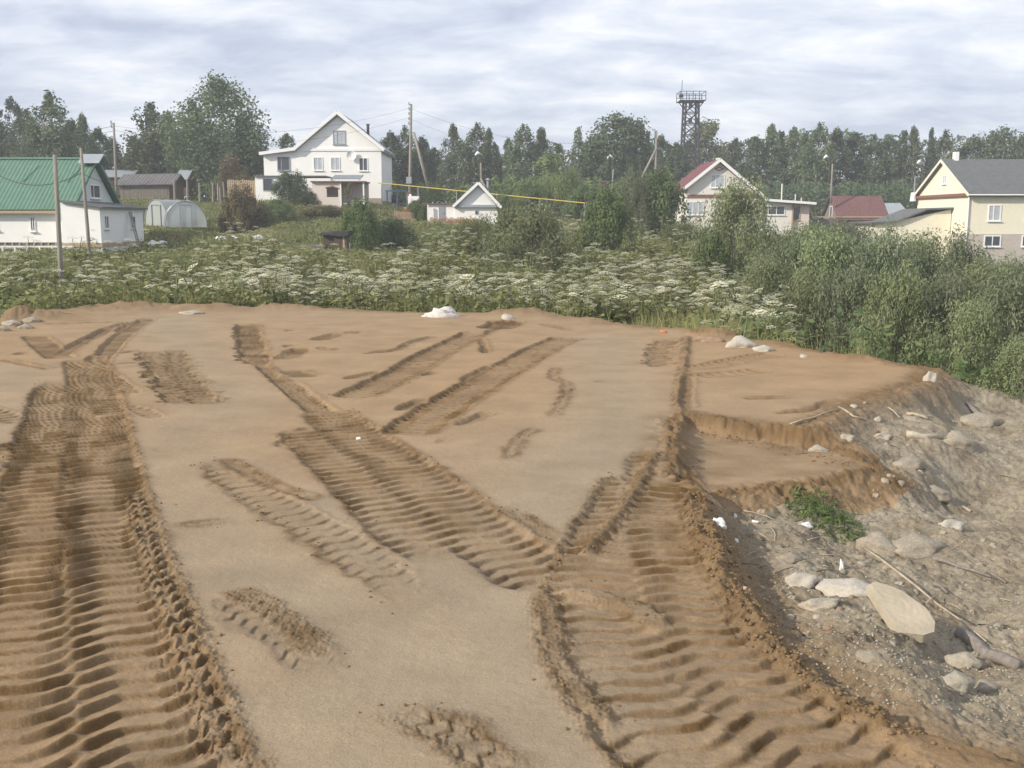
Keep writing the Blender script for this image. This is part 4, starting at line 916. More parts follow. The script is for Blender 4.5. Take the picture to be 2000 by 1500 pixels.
window(r, D/2 - .75, D/2 + .15, P(1836, 360, 98).z - r.location.z, P(1836, 343, 98).z - r.location.z, 0, 'curtain_glass', axis='-x', mull=(.5,))
k = MB(); k.box((f.x(1903), D/2 - .3, zr - .3), (f.x(1911), D/2 + .3, zr + .75)); k.build('chimney', 'white_trim', roof)
k = MB(); k.tube([(-.5, D - .3, ze - .2), (-.5, D - .3, ze + 1.9)], .07, 6); k.build('vent_pipe', 'grey_metal', roof)
tk = MB(); tk.tube([(-.55, D - .2, ze - .55), (-.55, D - .2, ze + .3)], [.3, .22], 10); tk.build('rain_hopper', 'white_trim', r)
xl = f.x(1732); zz0 = f.z(433); 
k = MB(); k.prism([(xl, -1), (-.07, -1), (-.07, f.z(408)), (f.x(1775), f.z(432)), (xl, f.z(434))], 3.5, 9); k.build('side_annex', 'cream_siding', r)
k = MB(); k.prism([(xl - .5, f.z(434)), (f.x(1772), f.z(431)), (f.x(1834), f.z(406)), (-.065, f.z(404)), (-.065, f.z(407.5)), (f.x(1834), f.z(409)), (f.x(1774), f.z(434)), (xl - .5, f.z(437))], 3.1, 9.3); k.build('annex_roof', 'grey_roof', r)

# ------------------------------------------------------------------ lattice tower
T0 = P(1345, 372, 190); kk = 190 / F
tw = empty('lattice_tower', T0, 'dark steel lattice tower with railed platform above the trees', 'tower'); zpl = (372 - 207) * kk; hw = 14 * kk; hp = 24 * kk; hd = 1.5
for sx in (-1, 1):
    for sy in (-1, 1):
        k = MB(); k.bar((sx * hw * 1.15, sy * hd, -1.5), (sx * hw * .85, sy * hd, zpl), .27); k.build('leg', 'tower_steel', tw)
br = MB(); nb = 8
for i in range(nb):
    z0, z1 = zpl * i / nb, zpl * (i + 1) / nb; a0 = hw * (1.15 - .3 * i / nb); a1 = hw * (1.15 - .3 * (i + 1) / nb)
    for sy in (-1, 1):
        br.bar((-a0, sy * hd, z0), (a1, sy * hd, z1), .12); br.bar((-a1, sy * hd, z1), (a1, sy * hd, z1), .13); br.bar((a0, sy * hd, z0), (-a1, sy * hd, z1), .10)
    for sx in (-1, 1): br.bar((sx * a0, -hd, z0), (sx * a1, hd, z1), .12)
br.build('bracing', 'tower_steel', tw)
k = MB(); k.box((-hp, -hd * 1.4, zpl), (hp, hd * 1.4, zpl + .12)); k.build('platform', 'tower_steel', tw)
rl_ = MB(); zt = zpl + 17 * kk
for sy in (-1, 1):
    y_ = sy * hd * 1.35
    for zq in (zt, zpl + 9 * kk): rl_.bar((-hp, y_, zq), (hp, y_, zq), .07)
    for a in np.linspace(-hp, hp, 5): rl_.bar((a, y_, zpl), (a, y_, zt), .09)
for sx in (-1, 1): rl_.bar((sx * hp, -hd * 1.35, zt), (sx * hp, hd * 1.35, zt), .09)
rl_.build('railing', 'tower_steel', tw)
for sx in (-1, 1):
    k = MB(); k.bar((sx * hp, 0, zpl), (sx * hw * .87, 0, zpl - 14 * kk), .12); k.build('strut', 'tower_steel', tw)
k = MB(); k.bar((-hp * .78, 0, zpl), (-hp * .72, 0, zpl + 40 * kk), .07); k.build('antenna', 'tower_steel', tw)
k = MB(); k.box((-hp * .95, -.4, zpl + 8 * kk), (-hp * .7, .2, zpl + 13 * kk)); k.build('floodlight', 'tower_steel', tw)
for zq in (zpl - 13 * kk, zpl - 40 * kk):
    for a in (-.35, .9): k = MB(); k.box((a - .3, -hd - .5, zq), (a + .3, -hd + .1, zq + .8)); k.build('antenna_panel', 'tower_steel', tw)

# ------------------------------------------------------------------ poles, wires, lamps
def pole(u0, vt, u1, vb, d, rad, lab, group='utility poles', top=None, strut=None, extra=None, m_='pole_wood'):
    b_ = P(u1, vb, d); t_ = P(u0, vt, d) - b_
    r_ = empty('utility_pole', b_, lab, 'pole', group)
    k = MB(); k.tube([(0, 0, -.6), t_ * .33, t_ * .66, t_], [rad, rad * .92, rad * .84, rad * .74], 8); k.build('pole', m_, r_, True)
    if top:
        k = MB()
        for i in range(top): z_ = t_ * (1 - .05 * i - .01); k.tube([z_ + Vector((-.22, -.12, 0)), z_ + Vector((-.22, -.12, .28))], .07, 6); k.tube([z_, z_ + Vector((-.22, -.12, 0))], .03, 4)
        k.build('insulator', 'grey_metal', r_)
    if strut:
        a = P(strut[0], strut[1], d) - b_; c = P(strut[2], strut[3], d - .4) - b_
        k = MB(); k.tube([c + Vector((0, 0, -.4)), a], [rad, rad * .8], 7); k.build('strut', m_, r_, True)
    if extra:
        k = MB(); k.box((-.25, -rad - .3, extra), (.25, -rad - .003, extra + .8)); k.build('meter_box', 'brick_red', r_)
        k = MB(); k.box((-.28, -rad - .35, extra + 1.7), (.28, -rad - .003, extra + 2.4)); k.build('junction_box', 'light_roof', r_)
    return r_, b_ + t_
p1 = pole(107, 302, 122, 592, 40, .105, 'bare wooden pole nearest the pad, before the green roof')[1]
p2 = pole(158, 289, 177, 520, 52, .10, 'bare wooden pole before the porch of the green roofed house')[1]
p3 = pole(222, 240, 228, 388, 104, .15, 'thin grey pole rising above the slate barn', top=2)[1]
p4 = pole(803, 203, 800, 392, 112, .17, 'tallest pole with a leaning strut right of the white hill house', top=5, strut=(808, 258, 838, 366), extra=.1)[1]
p5 = pole(939, 318, 941, 385, 97, .085, 'slim pole behind the bathhouse gable', strut=(939, 348, 958, 378))[1]
p6 = pole(1282, 255, 1280, 372, 128, .17, 'dark topped pole with a pale strut left of the maroon roof', top=3, strut=(1283, 288, 1246, 356))[1]
p7 = pole(1198, 330, 1194, 390, 118, .10, 'short pale pole in front of the dark dead spruce')[1]
p8 = pole(1626, 320, 1623, 388, 122, .12, 'thin pole at the ridge of the red barn')[1]
for u, v, d, lb in [(933,302,135,'street lamp with white head before the trees above the bathhouse'),(1191,308,140,'street lamp with white head left of the pale strut'),(1613,308,150,'street lamp with white head above the red barn'),
                    (1795,318,150,'street lamp with white head left of the yellow gable')]:
    b_ = P(u + 4, 385, d); t_ = P(u, v, d) - b_; r_ = empty('street_lamp', b_, lb, 'street lamp', 'street lamps')
    k = MB(); k.tube([(0, 0, -1), (0, 0, t_.z - .3), (t_.x * .6, 0, t_.z)], .07, 6); k.build('post', 'dark_wood', r_)
    k = MB(); k.tube([(t_.x - .34, -.1, t_.z - .10), (t_.x, -.1, t_.z + .22), (t_.x + .34, -.1, t_.z + .05)], [.10, .24, .12], 8); k.build('lamp_head', 'lamp_glass', r_, True)
def wire(a, b_, sag, lab, rad=.014, grp='overhead wires'):
    a = Vector(a); b_ = Vector(b_); k = MB(); pts = [a.lerp(b_, i / 14) - Vector((0, 0, sag * 4 * (i / 14) * (1 - i / 14))) for i in range(15)]
    k.tube([p - a for p in pts], rad, 4); o = k.build('overhead_wire', 'cable'); o.location = a; tag(o, lab, 'wire', grp)
wire(P(-40, 318, 60), P(158, 338, 52), .9, 'sagging black wire crossing the green roof to the second bare pole', .018)
wire(P(158, 338, 52), P(300, 352, 66.5 + 20), .6, 'black wire from the second bare pole towards the barn', .015)
for i, (va, vb, lb) in enumerate([(268,262,'topmost wire before the left birches'),(273,268,'middle wire before the left birches'),(279,275,'lowest wire before the left birches')]):
    wire(P(-60, va, 104), P(222, vb - 16 + i * 4, 104), .5, lb, .018)
for i, lb in enumerate(['upper wire between the barn pole and the tallest pole', 'lower wire between the barn pole and the tallest pole']):
    wire(p3 - Vector((0, 0, .3 + .4 * i)), p4 - Vector((0, 0, .4 + .9 * i)), 1.6 + .4 * i, lb, .009)
for i, lb in enumerate(['upper wire between the tallest pole and the dark topped pole', 'lower wire between the tallest pole and the dark topped pole']):
    wire(p4 - Vector((0, 0, .5 + 1.1 * i)), p6 - Vector((0, 0, .4 + .8 * i)), 2.2 + .5 * i, lb, .009)
wire(p5, p7, .8, 'thin wire from the bathhouse pole to the short pale pole', .014)

# ------------------------------------------------------------------ yellow gas pipe, yard things
a, b_ = P(738, 357, 112), P(1146, 397, 98)
gp = empty('gas_pipe', a, 'yellow gas pipe carried on posts across the gardens', 'pipe')
k = MB(); k.tube([(0, 0, 0), (b_ - a) * .5, b_ - a], .05, 8); k.build('pipe', 'yellow_paint', gp)
for q_ in np.linspace(.02, .99, 6):
    p = a.lerp(b_, q_); gz = ground(p.x, p.y); k = MB(); k.tube([(p - a), Vector((p.x, p.y, gz - .3)) - a], .05, 6); k.build('post', 'grey_metal', gp)
a, b_ = P(1575, 423.5, 110), P(1730, 427, 118)
f = Frame('metal_gate', 772, 404, 118, 'blue grey tube gate beside the white hill house', 'gate'); r = f.root
for zq in (374, 399):
    k = MB(); k.box((f.x(750), 0, f.z(zq)), (f.x(795), .08, f.z(zq) + .14)); k.build('rail', 'blue_metal', r)
for u in (757, 776, 794):
    k = MB(); k.box((f.x(u) - .08, -.02, -.3), (f.x(u) + .08, .1, f.z(374))); k.build('post', 'blue_metal', r)
f = Frame('parked_car', 769, 405, 124, 'dark grey car behind the blue grey gate', 'car'); r = f.root
k = MB(); prof = [(-1.9, .35), (1.95, .35), (2.0, .75), (1.2, .9), (.65, 1.38), (-.95, 1.40), (-1.75, .95), (-1.95, .85)]; k.prism(prof, 0, 1.65); k.build('body', 'dark_metal', r)
k = MB(); k.prism([(.95, .92), (.55, 1.3), (-.85, 1.32), (-1.4, .95)], -.012, -.003); k.build('side_window', 'glass', r)
for x_ in (-1.2, 1.25):
    k = MB(); k.tube([(x_, -.05, .32), (x_, .2, .32)], .32, 14); wq = k.build('wheel', 'cable', r)
    k = MB(); k.tube([(x_, -.07, .32), (x_, -.051, .32)], .19, 10); k.build('rim', 'grey_metal', wq)
f = Frame('parked_car', 1108, 418, 118, 'white car half hidden by the garden trees', 'car'); r = f.root
k = MB(); k.prism([(-2.0, .35), (2.0, .35), (2.0, .85), (1.3, 1.0), (.7, 1.62), (-1.6, 1.65), (-2.0, 1.0)], 0, 1.7); k.build('body', 'white_plastic', r)
k = MB(); k.prism([(1.05, 1.02), (.6, 1.52), (-1.45, 1.55), (-1.6, 1.05)], -.012, -.003); k.build('side_window', 'glass', r)
for x_ in (-1.25, 1.25):
    k = MB(); k.tube([(x_, -.05, .33), (x_, .2, .33)], .33, 14); k.build('wheel', 'cable', r)
f = Frame('oven', 808, 404, 106, 'white box oven with a dark arched mouth below the tallest pole', 'oven'); r = f.root
k = MB(); k.box((f.x(797), 0, -.3), (f.x(818), 1.0, f.z(383))); k.build('body', 'white_siding', r)
k = MB(); k.prism([(-.3 + .6 * 0, .0), (.42, 0), (.40, .45), (.2, .68), (0, .62), (-.22, .35)], -.02, -.003); k.build('mouth', 'dark_metal', r)
k = MB(); k.tube([(f.x(801), .5, f.z(383)), (f.x(801), .5, f.z(379))], .12, 8); k.build('chimney', 'white_trim', r)
f = Frame('garden_table', 783, 411, 104, 'small dark table standing on the lawn left of the white oven', 'table'); r = f.root
k = MB(); k.box((-.35, 0, .62), (.35, .6, .70)); k.build('tabletop', 'dark_metal', r)
for x_ in (-.3, .3):
    for y_ in (.05, .55):
        k = MB(); k.box((x_ - .04, y_ - .04, -.2), (x_ + .04, y_ + .04, .62)); k.build('leg', 'dark_metal', r)
def crumple(s, amp=.22, sub=2, sq=(1, 1, .6)):
    bm = bmesh.new(); bmesh.ops.create_icosphere(bm, subdivisions=sub, radius=1.0); o_ = [random.uniform(0, 50) for _ in range(3)]
    from mathutils import noise as mn
    for v_ in bm.verts:
        n_ = mn.noise(v_.co * 1.1 + Vector(o_)) + .5 * mn.noise(v_.co * 2.7 + Vector(o_)); v_.co *= 1 + amp * 1.6 * n_
        v_.co.x *= s * sq[0]; v_.co.y *= s * sq[1]; v_.co.z *= s * sq[2]
    me = bpy.data.meshes.new('lump'); bm.to_mesh(me); bm.free(); return me
for u, v, lb, s_ in [(796,412,'orange tub standing on the grass below the white oven',.45),(804,372,'small orange tub behind the white oven',.32),(858,384,'orange bucket among the shrubs left of the bathhouse',.35),(1258,406,'orange tub half hidden by the rowan bush',.4),(894,372,'orange tub on the slope behind the bathhouse roof',.3)]:
    k = MB(); p = P(u, v, 104); k.tube([(0, 0, -.3), (0, 0, .0), (0, 0, s_)], [s_ * .6, s_ * .72, s_ * .9], 10); o = k.build('bucket', 'orange_plastic'); o.location = (p.x, p.y, ground(p.x, p.y) + .1); tag(o, lb, 'bucket')
k = MB(); p = P(1253, 411, 103)
k.box((-.6, 0, 0), (.6, .4, .12)); o = k.build('beam', 'yellow_paint'); o.location = p; tag(o, 'short yellow beam showing in the rowan bush', 'beam')
f = Frame('goal_frame', 1062, 412, 116, 'white bent pipe frame under the garden trees', 'frame'); r = f.root
k = MB(); k.tube([(f.x(1054.5), 0, -.4), (f.x(1054.5), 0, f.z(399)), (f.x(1060), 0, f.z(399))], .09, 6); k.build('post', 'white_trim', r)
k = MB(); k.tube([(f.x(1063), 0, -.1), (f.x(1067), 0, f.z(400))], .08, 6); k.build('post', 'white_trim', r)
f = Frame('brick_shed', 1168, 386, 136, 'brown brick shed showing between the garden trees', 'shed'); r = f.root
k = MB(); k.box((f.x(1138), 0, -1), (f.x(1186), 4, f.z(356))); k.build('wall', 'brick_red', r)
k = MB(); k.box((f.x(1134), -.3, f.z(356)), (f.x(1190), 4.3, f.z(353))); k.build('roof', 'slate', r)

# tarred shed on the field
f = Frame('tarred_shed', 656, 497, 62, 'tumbledown board shed with black tar paper on its roofs', 'shed'); r = f.root; r.location.z += .3
k = MB(); k.box((f.x(631), .2, -.3), (f.x(652), 1.4, f.z(468))); k.build('wall', 'dark_wood', r)
for u in np.arange(653, 677, 4.1):
    k = MB(); k.box((f.x(u), random.uniform(-.03, .02), -.3), (f.x(u + 3.9), .06, f.z(471))); k.build('plank', 'fresh_wood' if random.random() < .45 else 'dark_wood', r)
k = MB(); k.box((f.x(653.5), .065, -.3), (f.x(677), 1.2, f.z(471.5))); k.build('wall', 'dark_wood', r)
k = MB(); k.prism([(f.x(625), f.z(466)), (f.x(640), f.z(463)), (f.x(656), f.z(465)), (f.x(655), f.z(468)), (f.x(626), f.z(469))], -.15, 1.6); k.build('roof', 'tarpaper', r)
k = MB(); k.prism([(f.x(648), f.z(470)), (f.x(655), f.z(461)), (f.x(683), f.z(461)), (f.x(680), f.z(471))], -.2, 1.5); k.build('roof', 'tarpaper', r)
k = MB(); k.bar((f.x(685), -.1, -.2), (f.x(684), -.1, f.z(484)), .06); k.build('stake', 'old_wood', r)
k = MB(); k.box((f.x(607), -.3, .05), (f.x(636), .2, .16)); k.box((f.x(610), -.35, .19), (f.x(634), .15, .30)); k.build('plank_pile', 'old_wood', r)
# terraced earth bank
eb = MB(); eb.prism([((758-780)*.044, -.5), ((806-780)*.044, -.5), ((800-780)*.044, 1.1), ((770-780)*.044, 1.15)], 0, 2.5); o = eb.build('earth_mound', 'earth'); o.location = P(782, 440, 87); tag(o, 'bare earth mound cut into the slope below the lawn', 'mound', kind='thing')
eb = MB(); k_ = .0431; eb.box((-25*k_, 0, 0), (23*k_, .15, .12)); o = eb.build('retaining_board', 'dark_wood'); o.location = P(782, 431, 86.5); tag(o, 'dark board edging the bare earth mound', 'board')
#@@END_BUILDINGS
#@@PLANTS
# ------------------------------------------------------------------ foliage generators
def unit(v): return v / (np.linalg.norm(v, axis=1, keepdims=True) + 1e-9)
def leaf_quads(c, nrm, ln, wd, up=None, droop=0.0):
    """rhombic leaves at centres c with normals nrm, lengths ln and widths wd"""
    n = len(c)
    a = RNG.normal(size=(n, 3))
    if up is not None: a = a * (1 - up) + np.array([0, 0, 1.0]) * up * 2
    a[:, 2] -= droop * 2
    a = unit(a - nrm * (a * nrm).sum(1, keepdims=True)); b_ = np.cross(nrm, a)
    ln = np.broadcast_to(ln, (n,))[:, None]; wd = np.broadcast_to(wd, (n,))[:, None]
    co = np.empty((n, 4, 3)); co[:, 0] = c - a * ln * .5; co[:, 1] = c + b_ * wd * .5 - a * ln * .08; co[:, 2] = c + a * ln * .5; co[:, 3] = c - b_ * wd * .5 - a * ln * .08
    return co.reshape(-1, 3), np.arange(n * 4).reshape(n, 4)
ENV = {'birch': lambda z: np.clip(np.sin(np.pi * np.clip(z, 0, 1) ** .85), 0, 1) ** .65 * (1 - .35 * z),
       'round': lambda z: np.clip(np.sin(np.pi * np.clip(z * .94 + .04, 0, 1)), 0, 1) ** .55,
       'spire': lambda z: (1 - z) ** .8 * .95 + .06, 'spruce': lambda z: (1 - z) ** .95 * (0.82 + .18 * np.sin(z * 42)) + .02,
       'aspen': lambda z: np.clip(np.sin(np.pi * np.clip(z, 0, 1) ** 1.0), 0, 1) ** .6 * (1 - .15 * z)}
def crown_mesh(kind, H, Rr, n, leaf, clumps, mname, low=.12, droop=.0):
    env = ENV[kind]
    zc = low + (1 - low) * RNG.random(clumps) ** .95; ang = RNG.random(clumps) * 2 * np.pi; rad = env((zc - low) / (1 - low)) * RNG.random(clumps) ** .36
    asym = 1 + .22 * np.sin(ang * 2 + RNG.random() * 6) + .12 * np.sin(ang * 3 + RNG.random() * 6)
    cc = np.stack([np.cos(ang) * rad * Rr * asym, np.sin(ang) * rad * Rr * asym, zc * H], 1)
    cs = Rr * (.20 + .20 * RNG.random(clumps)) * (.55 + .6 * env((zc - low) / (1 - low)))
    ct = RNG.random(clumps)
    wts = cs ** 2; k = RNG.choice(clumps, n, p=wts / wts.sum())
    d_ = RNG.normal(size=(n, 3)); d_ = unit(d_) * (RNG.random((n, 1)) ** .45)
    p = cc[k] + d_ * cs[k][:, None] * np.array([1, 1, 1.15 + droop])
    p[:, 2] -= droop * cs[k] * RNG.random(n)
    out = unit(p - np.array([0, 0, H * .45])); nr_ = unit(d_ * .8 + out * .5 + RNG.normal(size=(n, 3)) * .6)
    s_ = leaf * (.6 + .8 * RNG.random(n))
    co, q_ = leaf_quads(p, nr_, s_, s_ * .62, droop=droop)
    tint = np.clip(.15 + .45 * ct[k] + .4 * RNG.random(n) + .1 * p[:, 2] / H, 0, 1)
    me = fast_mesh('crown', co, quad=q_, attrs={'tint': np.repeat(tint, 4)}); me.materials.append(M[mname]); return me
def trunk_mesh(H, r0, mname, limbs=7, Rr=3.0, top=.93):
    k = MB(); w_ = [(random.gauss(0, .10) * i, random.gauss(0, .10) * i, H * top * i / 5) for i in range(6)]; w_[0] = (0, 0, -.8)
    k.tube(w_, [r0 * (1 - .17 * i) for i in range(6)], 7)
    for i in range(limbs):
        z = H * random.uniform(.2, .75); a = random.uniform(0, 6.28); L_ = Rr * random.uniform(.4, .8); j = min(4, int(z / (H * top) * 5)); q_ = z / (H * top) * 5 - j
        b0 = Vector(w_[j]).lerp(Vector(w_[j + 1]), q_)
        k.tube([b0, b0 + Vector((math.cos(a) * L_ * .5, math.sin(a) * L_ * .5, L_ * .5)), b0 + Vector((math.cos(a) * L_, math.sin(a) * L_, L_ * .8))], [r0 * .35, r0 * .24, r0 * .1], 5)
    me = k.mesh('trunk'); me.materials.append(M[mname]); return me
TREE = {}
for kind, H, Rr, n, lf, cl, mt, bk, dr in [('birch',13,2.9,6500,.36,75,'leaf_birch','birch_bark',.45),('birch2',13,2.6,5600,.36,60,'leaf_birch','birch_bark',.5),('bigbirch',16,5.0,12000,.38,150,'leaf_birch','birch_bark',.4),
                                       ('round',10,3.6,7500,.36,80,'leaf_dark','bark',.05),('aspen',13,2.7,6500,.36,75,'leaf_dark','bark',.1),('aspenlight',12,2.9,6500,.36,70,'leaf_light','bark',.1),
                                       ('spire',13,1.9,4200,.36,55,'leaf_dark','bark',.1),('spruce',13,2.2,6500,.34,150,'needles','bark',.3),('sparse',13,2.2,2300,.34,42,'leaf_birch','birch_bark',.5),('pine',14,2.4,4200,.34,34,'needles','bark',0)]:
    env = {'birch2':'birch','bigbirch':'aspen','aspenlight':'aspen','sparse':'birch','pine':'round'}.get(kind, kind)
    TREE[kind] = (H, Rr, crown_mesh(env, H, Rr, n, lf, cl, mt, low=.30 if kind == 'pine' else .10, droop=dr), trunk_mesh(H, .17 * H / 13 if kind != 'bigbirch' else .32, bk, Rr=Rr))
def tree(kind, u, vt, hw, d, lab, group='trees behind the village'):
    H, Rr, cm, tm = TREE[kind]
    x_ = (u - 1000) / F * d; gz = ground(x_, d); top = P(u, vt, d).z; h = max(3.0, top - gz) * 1.03
    r_ = empty('tree', (x_, d, gz), lab, 'tree', group, random.uniform(0, 6.28))
    rr = hw * d / F * (1.55 if u > 1450 else 1.38)
    r_.scale = (rr / Rr, rr / Rr, h / H)
    link('trunk', tm, None, r_); link('crown', cm, None, r_)
    return r_
TREES = [
 ('birch',-25,232,36,125,'birch cut by the left picture edge'), ('birch2',15,214,30,140,'pale birch at far left above the green roof'), ('pine',49,200,20,150,'dark pine with whorled top in the left tree group'),
 ('birch',78,222,30,138,'birch right of the dark pine'), ('birch',124,190,38,132,'tallest birch of the left tree group'), ('aspen',163,243,26,140,'dense tree right of the tallest left birch'), ('birch2',184,231,20,138,'pointed birch left of the barn pole'),
 ('aspen',213,258,22,145,'dark tree standing behind the barn pole'), ('aspen',241,276,20,150,'last low tree of the left group, beside the sky gap'), ('aspen',282,272,18,152,'low tree at the left foot of the forked birch'),
 ('birch',314,210,40,133,'forked birch between the sky gap and the great birch'), ('birch2',345,226,24,138,'slim birch between the forked birch and the great birch'),
 ('bigbirch',445,164,61,128,'great birch, tallest tree, left of the white hill house'), ('birch',394,204,36,130,'birch forming the left shoulder of the great birch'), ('birch2',490,238,30,130,'birch forming the right shoulder of the great birch'),
 ('aspen',514,292,16,136,'small tree peeping between great birch and hill house'), ('aspen',571,267,18,160,'round tree top over the lean-to roof of the hill house'), ('spire',752,288,12,170,'dark tip at the right eave of the hill house'),
 ('aspen',768,266,24,150,'bushy tree just right of the hill house'), ('birch',796,254,24,152,'birch behind the tallest pole'), ('aspen',826,274,22,155,'loose tree beside the leaning strut'), ('aspen',851,294,18,158,'low thin tree left of the bathhouse birches'),
 ('birch2',889,250,20,150,'slender birch above the bathhouse, first of three'), ('birch',934,249,27,150,'broad birch above the bathhouse, middle of three'), ('birch2',955,258,16,154,'narrow birch above the bathhouse, right of three'),
 ('spire',971,292,11,160,'small dark spire right of the bathhouse birches'), ('aspen',994,276,15,160,'dark knobbly tree at the second sky gap'), ('birch',1022,252,31,150,'broad birch in the middle of the tree line'), ('birch2',1056,256,20,152,'birch leaning on the broad middle birch'),
 ('spire',1086,284,18,158,'dark pointed tree right of the middle birches'), ('aspenlight',1074,304,28,132,'bright green young tree in front of the middle birches'), ('sparse',1126,252,18,150,'thin crowned birch with white bare stem'),
 ('aspen',1160,274,28,152,'dense tree left of the large aspen'), ('round',1202,237,46,148,'large spreading aspen left of the dark topped pole'), ('aspen',1240,244,24,152,'right hand top of the large aspen group'), ('spruce',1258,262,13,156,'dark spruce beside the large aspen'),
 ('aspen',1285,272,20,165,'low tree behind the dark topped pole'), ('aspen',1312,285,24,165,'low rounded tree left of the lattice tower'), ('aspenlight',1371,241,33,199,'bright tree right behind the lattice tower'), ('aspen',1338,280,20,200,'tree at the foot of the lattice tower'),
 ('aspen',1428,277,19,160,'single tree above the maroon roof ridge'), ('aspen',1463,274,22,158,'first tree of the right hand wood'), ('birch2',1493,251,19,158,'pointed tree of the right hand wood above the wing'),
 ('spire',1514,262,18,160,'narrow spire next to the pointed tree above the wing'), ('birch2',1535,257,20,158,'second pointed tree of the right hand wood'), ('aspen',1560,268,20,162,'dark filler tree between two pointed crowns'),
 ('birch',1586,250,25,156,'tallest tree of the right hand wood'), ('birch2',1620,259,24,158,'tree above the lamp at the red barn'), ('aspen',1655,268,24,160,'rounded tree above the red barn roof'), ('birch',1690,272,24,160,'rounded tree right of the red barn ridge'),
 ('aspen',1720,274,22,162,'tree above the pale garage roof'), ('spire',1748,260,16,158,'left one of twin tips beside the yellow gable'), ('birch2',1766,256,17,158,'right one of twin tips beside the yellow gable'), ('spruce',1799,256,13,158,'slim spruce spire above the yellow gable'),
 ('birch',1826,264,22,158,'birch above the peak of the yellow gable'), ('aspen',1880,276,26,160,'low round tree above the dark shingle roof'), ('round',1934,264,32,158,'broad tree above the right chimney'), ('birch',1976,268,27,158,'tree near the right picture edge'), ('aspen',2022,270,30,160,'tree cut by the right picture edge')]
for a in TREES: tree(*a)
tree('spruce', 1186, 308, 9, 122, 'dark dead spruce column behind the short pale pole', None)
# the wood behind as one mass, and the scrub at its foot
def mass(name, us, ds, tops, n, leaf, mname, rough, lab):
    uu = RNG.uniform(us[0], us[-1], n); tv = np.interp(uu, us, tops) + rough * vnoise(uu / 14.0, uu * 0, 3) * 2 + rough * vnoise(uu / 5.0, uu * 0, 8)
    dd = np.interp(uu, us, ds) + RNG.uniform(-6, 6, n); x_ = (uu - 1000) / F * dd; gz = height_at(x_, dd)
    top = np.array([HCAM + (430 - v) / F * d * 1.0 for v, d in zip(tv, dd)]); z_ = gz + (top - gz) * RNG.random(n) ** .8
    c = np.stack([x_, dd, z_], 1); nr_ = unit(RNG.normal(size=(n, 3)) + np.array([0, -.8, .5])); s_ = leaf * (.6 + .8 * RNG.random(n))
    co, q_ = leaf_quads(c, nr_, s_, s_ * .65)
    tint = np.clip(.5 + .9 * vnoise(uu / 9.0, z_ / 1.3, 5) + .3 * (RNG.random(n) - .5), 0, 1)
    o = link(name, fast_mesh(name, co, quad=q_, attrs={'tint': np.repeat(tint, 4)}), mname); tag(o, lab, None, None, 'stuff')
mass('distant_wood', [-300,0,200,240,262,300,340,380,510,530,600,750,850,870,900,960,985,1020,1060,1105,1150,1250,1300,1395,1410,1450,1500,1600,1700,1780,1900,2300], [205]*32, [248,248,268,292,328,265,258,242,285,318,312,290,300,318,278,285,308,282,282,300,290,272,290,296,312,278,266,264,272,272,280,278], 60000, .62, 'leaf_dark', 7, 'dark wood behind the village')
mass('undergrowth', [-200,0,240,420,500,740,800,900,1000,1100,1200,1340], [128,128,134,126,126,134,126,122,120,120,122,126], [338,338,352,350,352,362,366,362,352,348,352,360], 26000, .36, 'leaf_shrub', 9, 'scrub at the foot of the trees')
mass('undergrowth', [1470,1540,1600,1700,1800,1900,2200], [142,142,142,142,142,142,142], [352,362,362,360,352,340,340], 14000, .40, 'leaf_dark', 9, 'scrub behind the right hand houses')

# ------------------------------------------------------------------ shrubs
def shrub_mesh(Rr, H, n, ln, wd, clumps, mname, up=.45, low=.0):
    zc = low + RNG.random(clumps) ** .8 * (1 - low); ang = RNG.random(clumps) * 6.283; rad = np.sqrt(np.clip(1 - (zc * .94) ** 2.2, 0, 1)) * RNG.random(clumps) ** .40
    cc = np.stack([np.cos(ang) * rad * Rr, np.sin(ang) * rad * Rr, zc * H * .92], 1); cs = Rr * (.15 + .17 * RNG.random(clumps)); ct = RNG.random(clumps)
    k = RNG.choice(clumps, n, p=cs / cs.sum()); d_ = unit(RNG.normal(size=(n, 3))) * RNG.random((n, 1)) ** .45
    p = cc[k] + d_ * cs[k][:, None] * np.array([.9, .9, 1.5]); p[:, 2] = np.clip(p[:, 2], .02, None)
    nr_ = unit(d_ + unit(p) * .5 + RNG.normal(size=(n, 3)) * .6); s_ = (.6 + .8 * RNG.random(n))
    co, q_ = leaf_quads(p, nr_, ln * s_, wd * s_, up=up)
    tint = np.clip(.10 + .45 * ct[k] + .45 * RNG.random(n), 0, 1)
    me = fast_mesh('foliage', co, quad=q_, attrs={'tint': np.repeat(tint, 4)}); me.materials.append(M[mname]); return me
def stems_mesh(Rr, H, n=9):
    k = MB()
    for i in range(n):
        a = random.uniform(0, 6.28); L_ = random.uniform(.4, .95)
        k.tube([(math.cos(a) * .12, math.sin(a) * .12, -.3), (math.cos(a) * Rr * L_ * .4, math.sin(a) * Rr * L_ * .4, H * .45), (math.cos(a) * Rr * L_ * .85, math.sin(a) * Rr * L_ * .85, H * random.uniform(.7, .97))], [.035, .025, .008], 4)
    me = k.mesh('stem'); me.materials.append(M['bark']); return me
SHR = {}
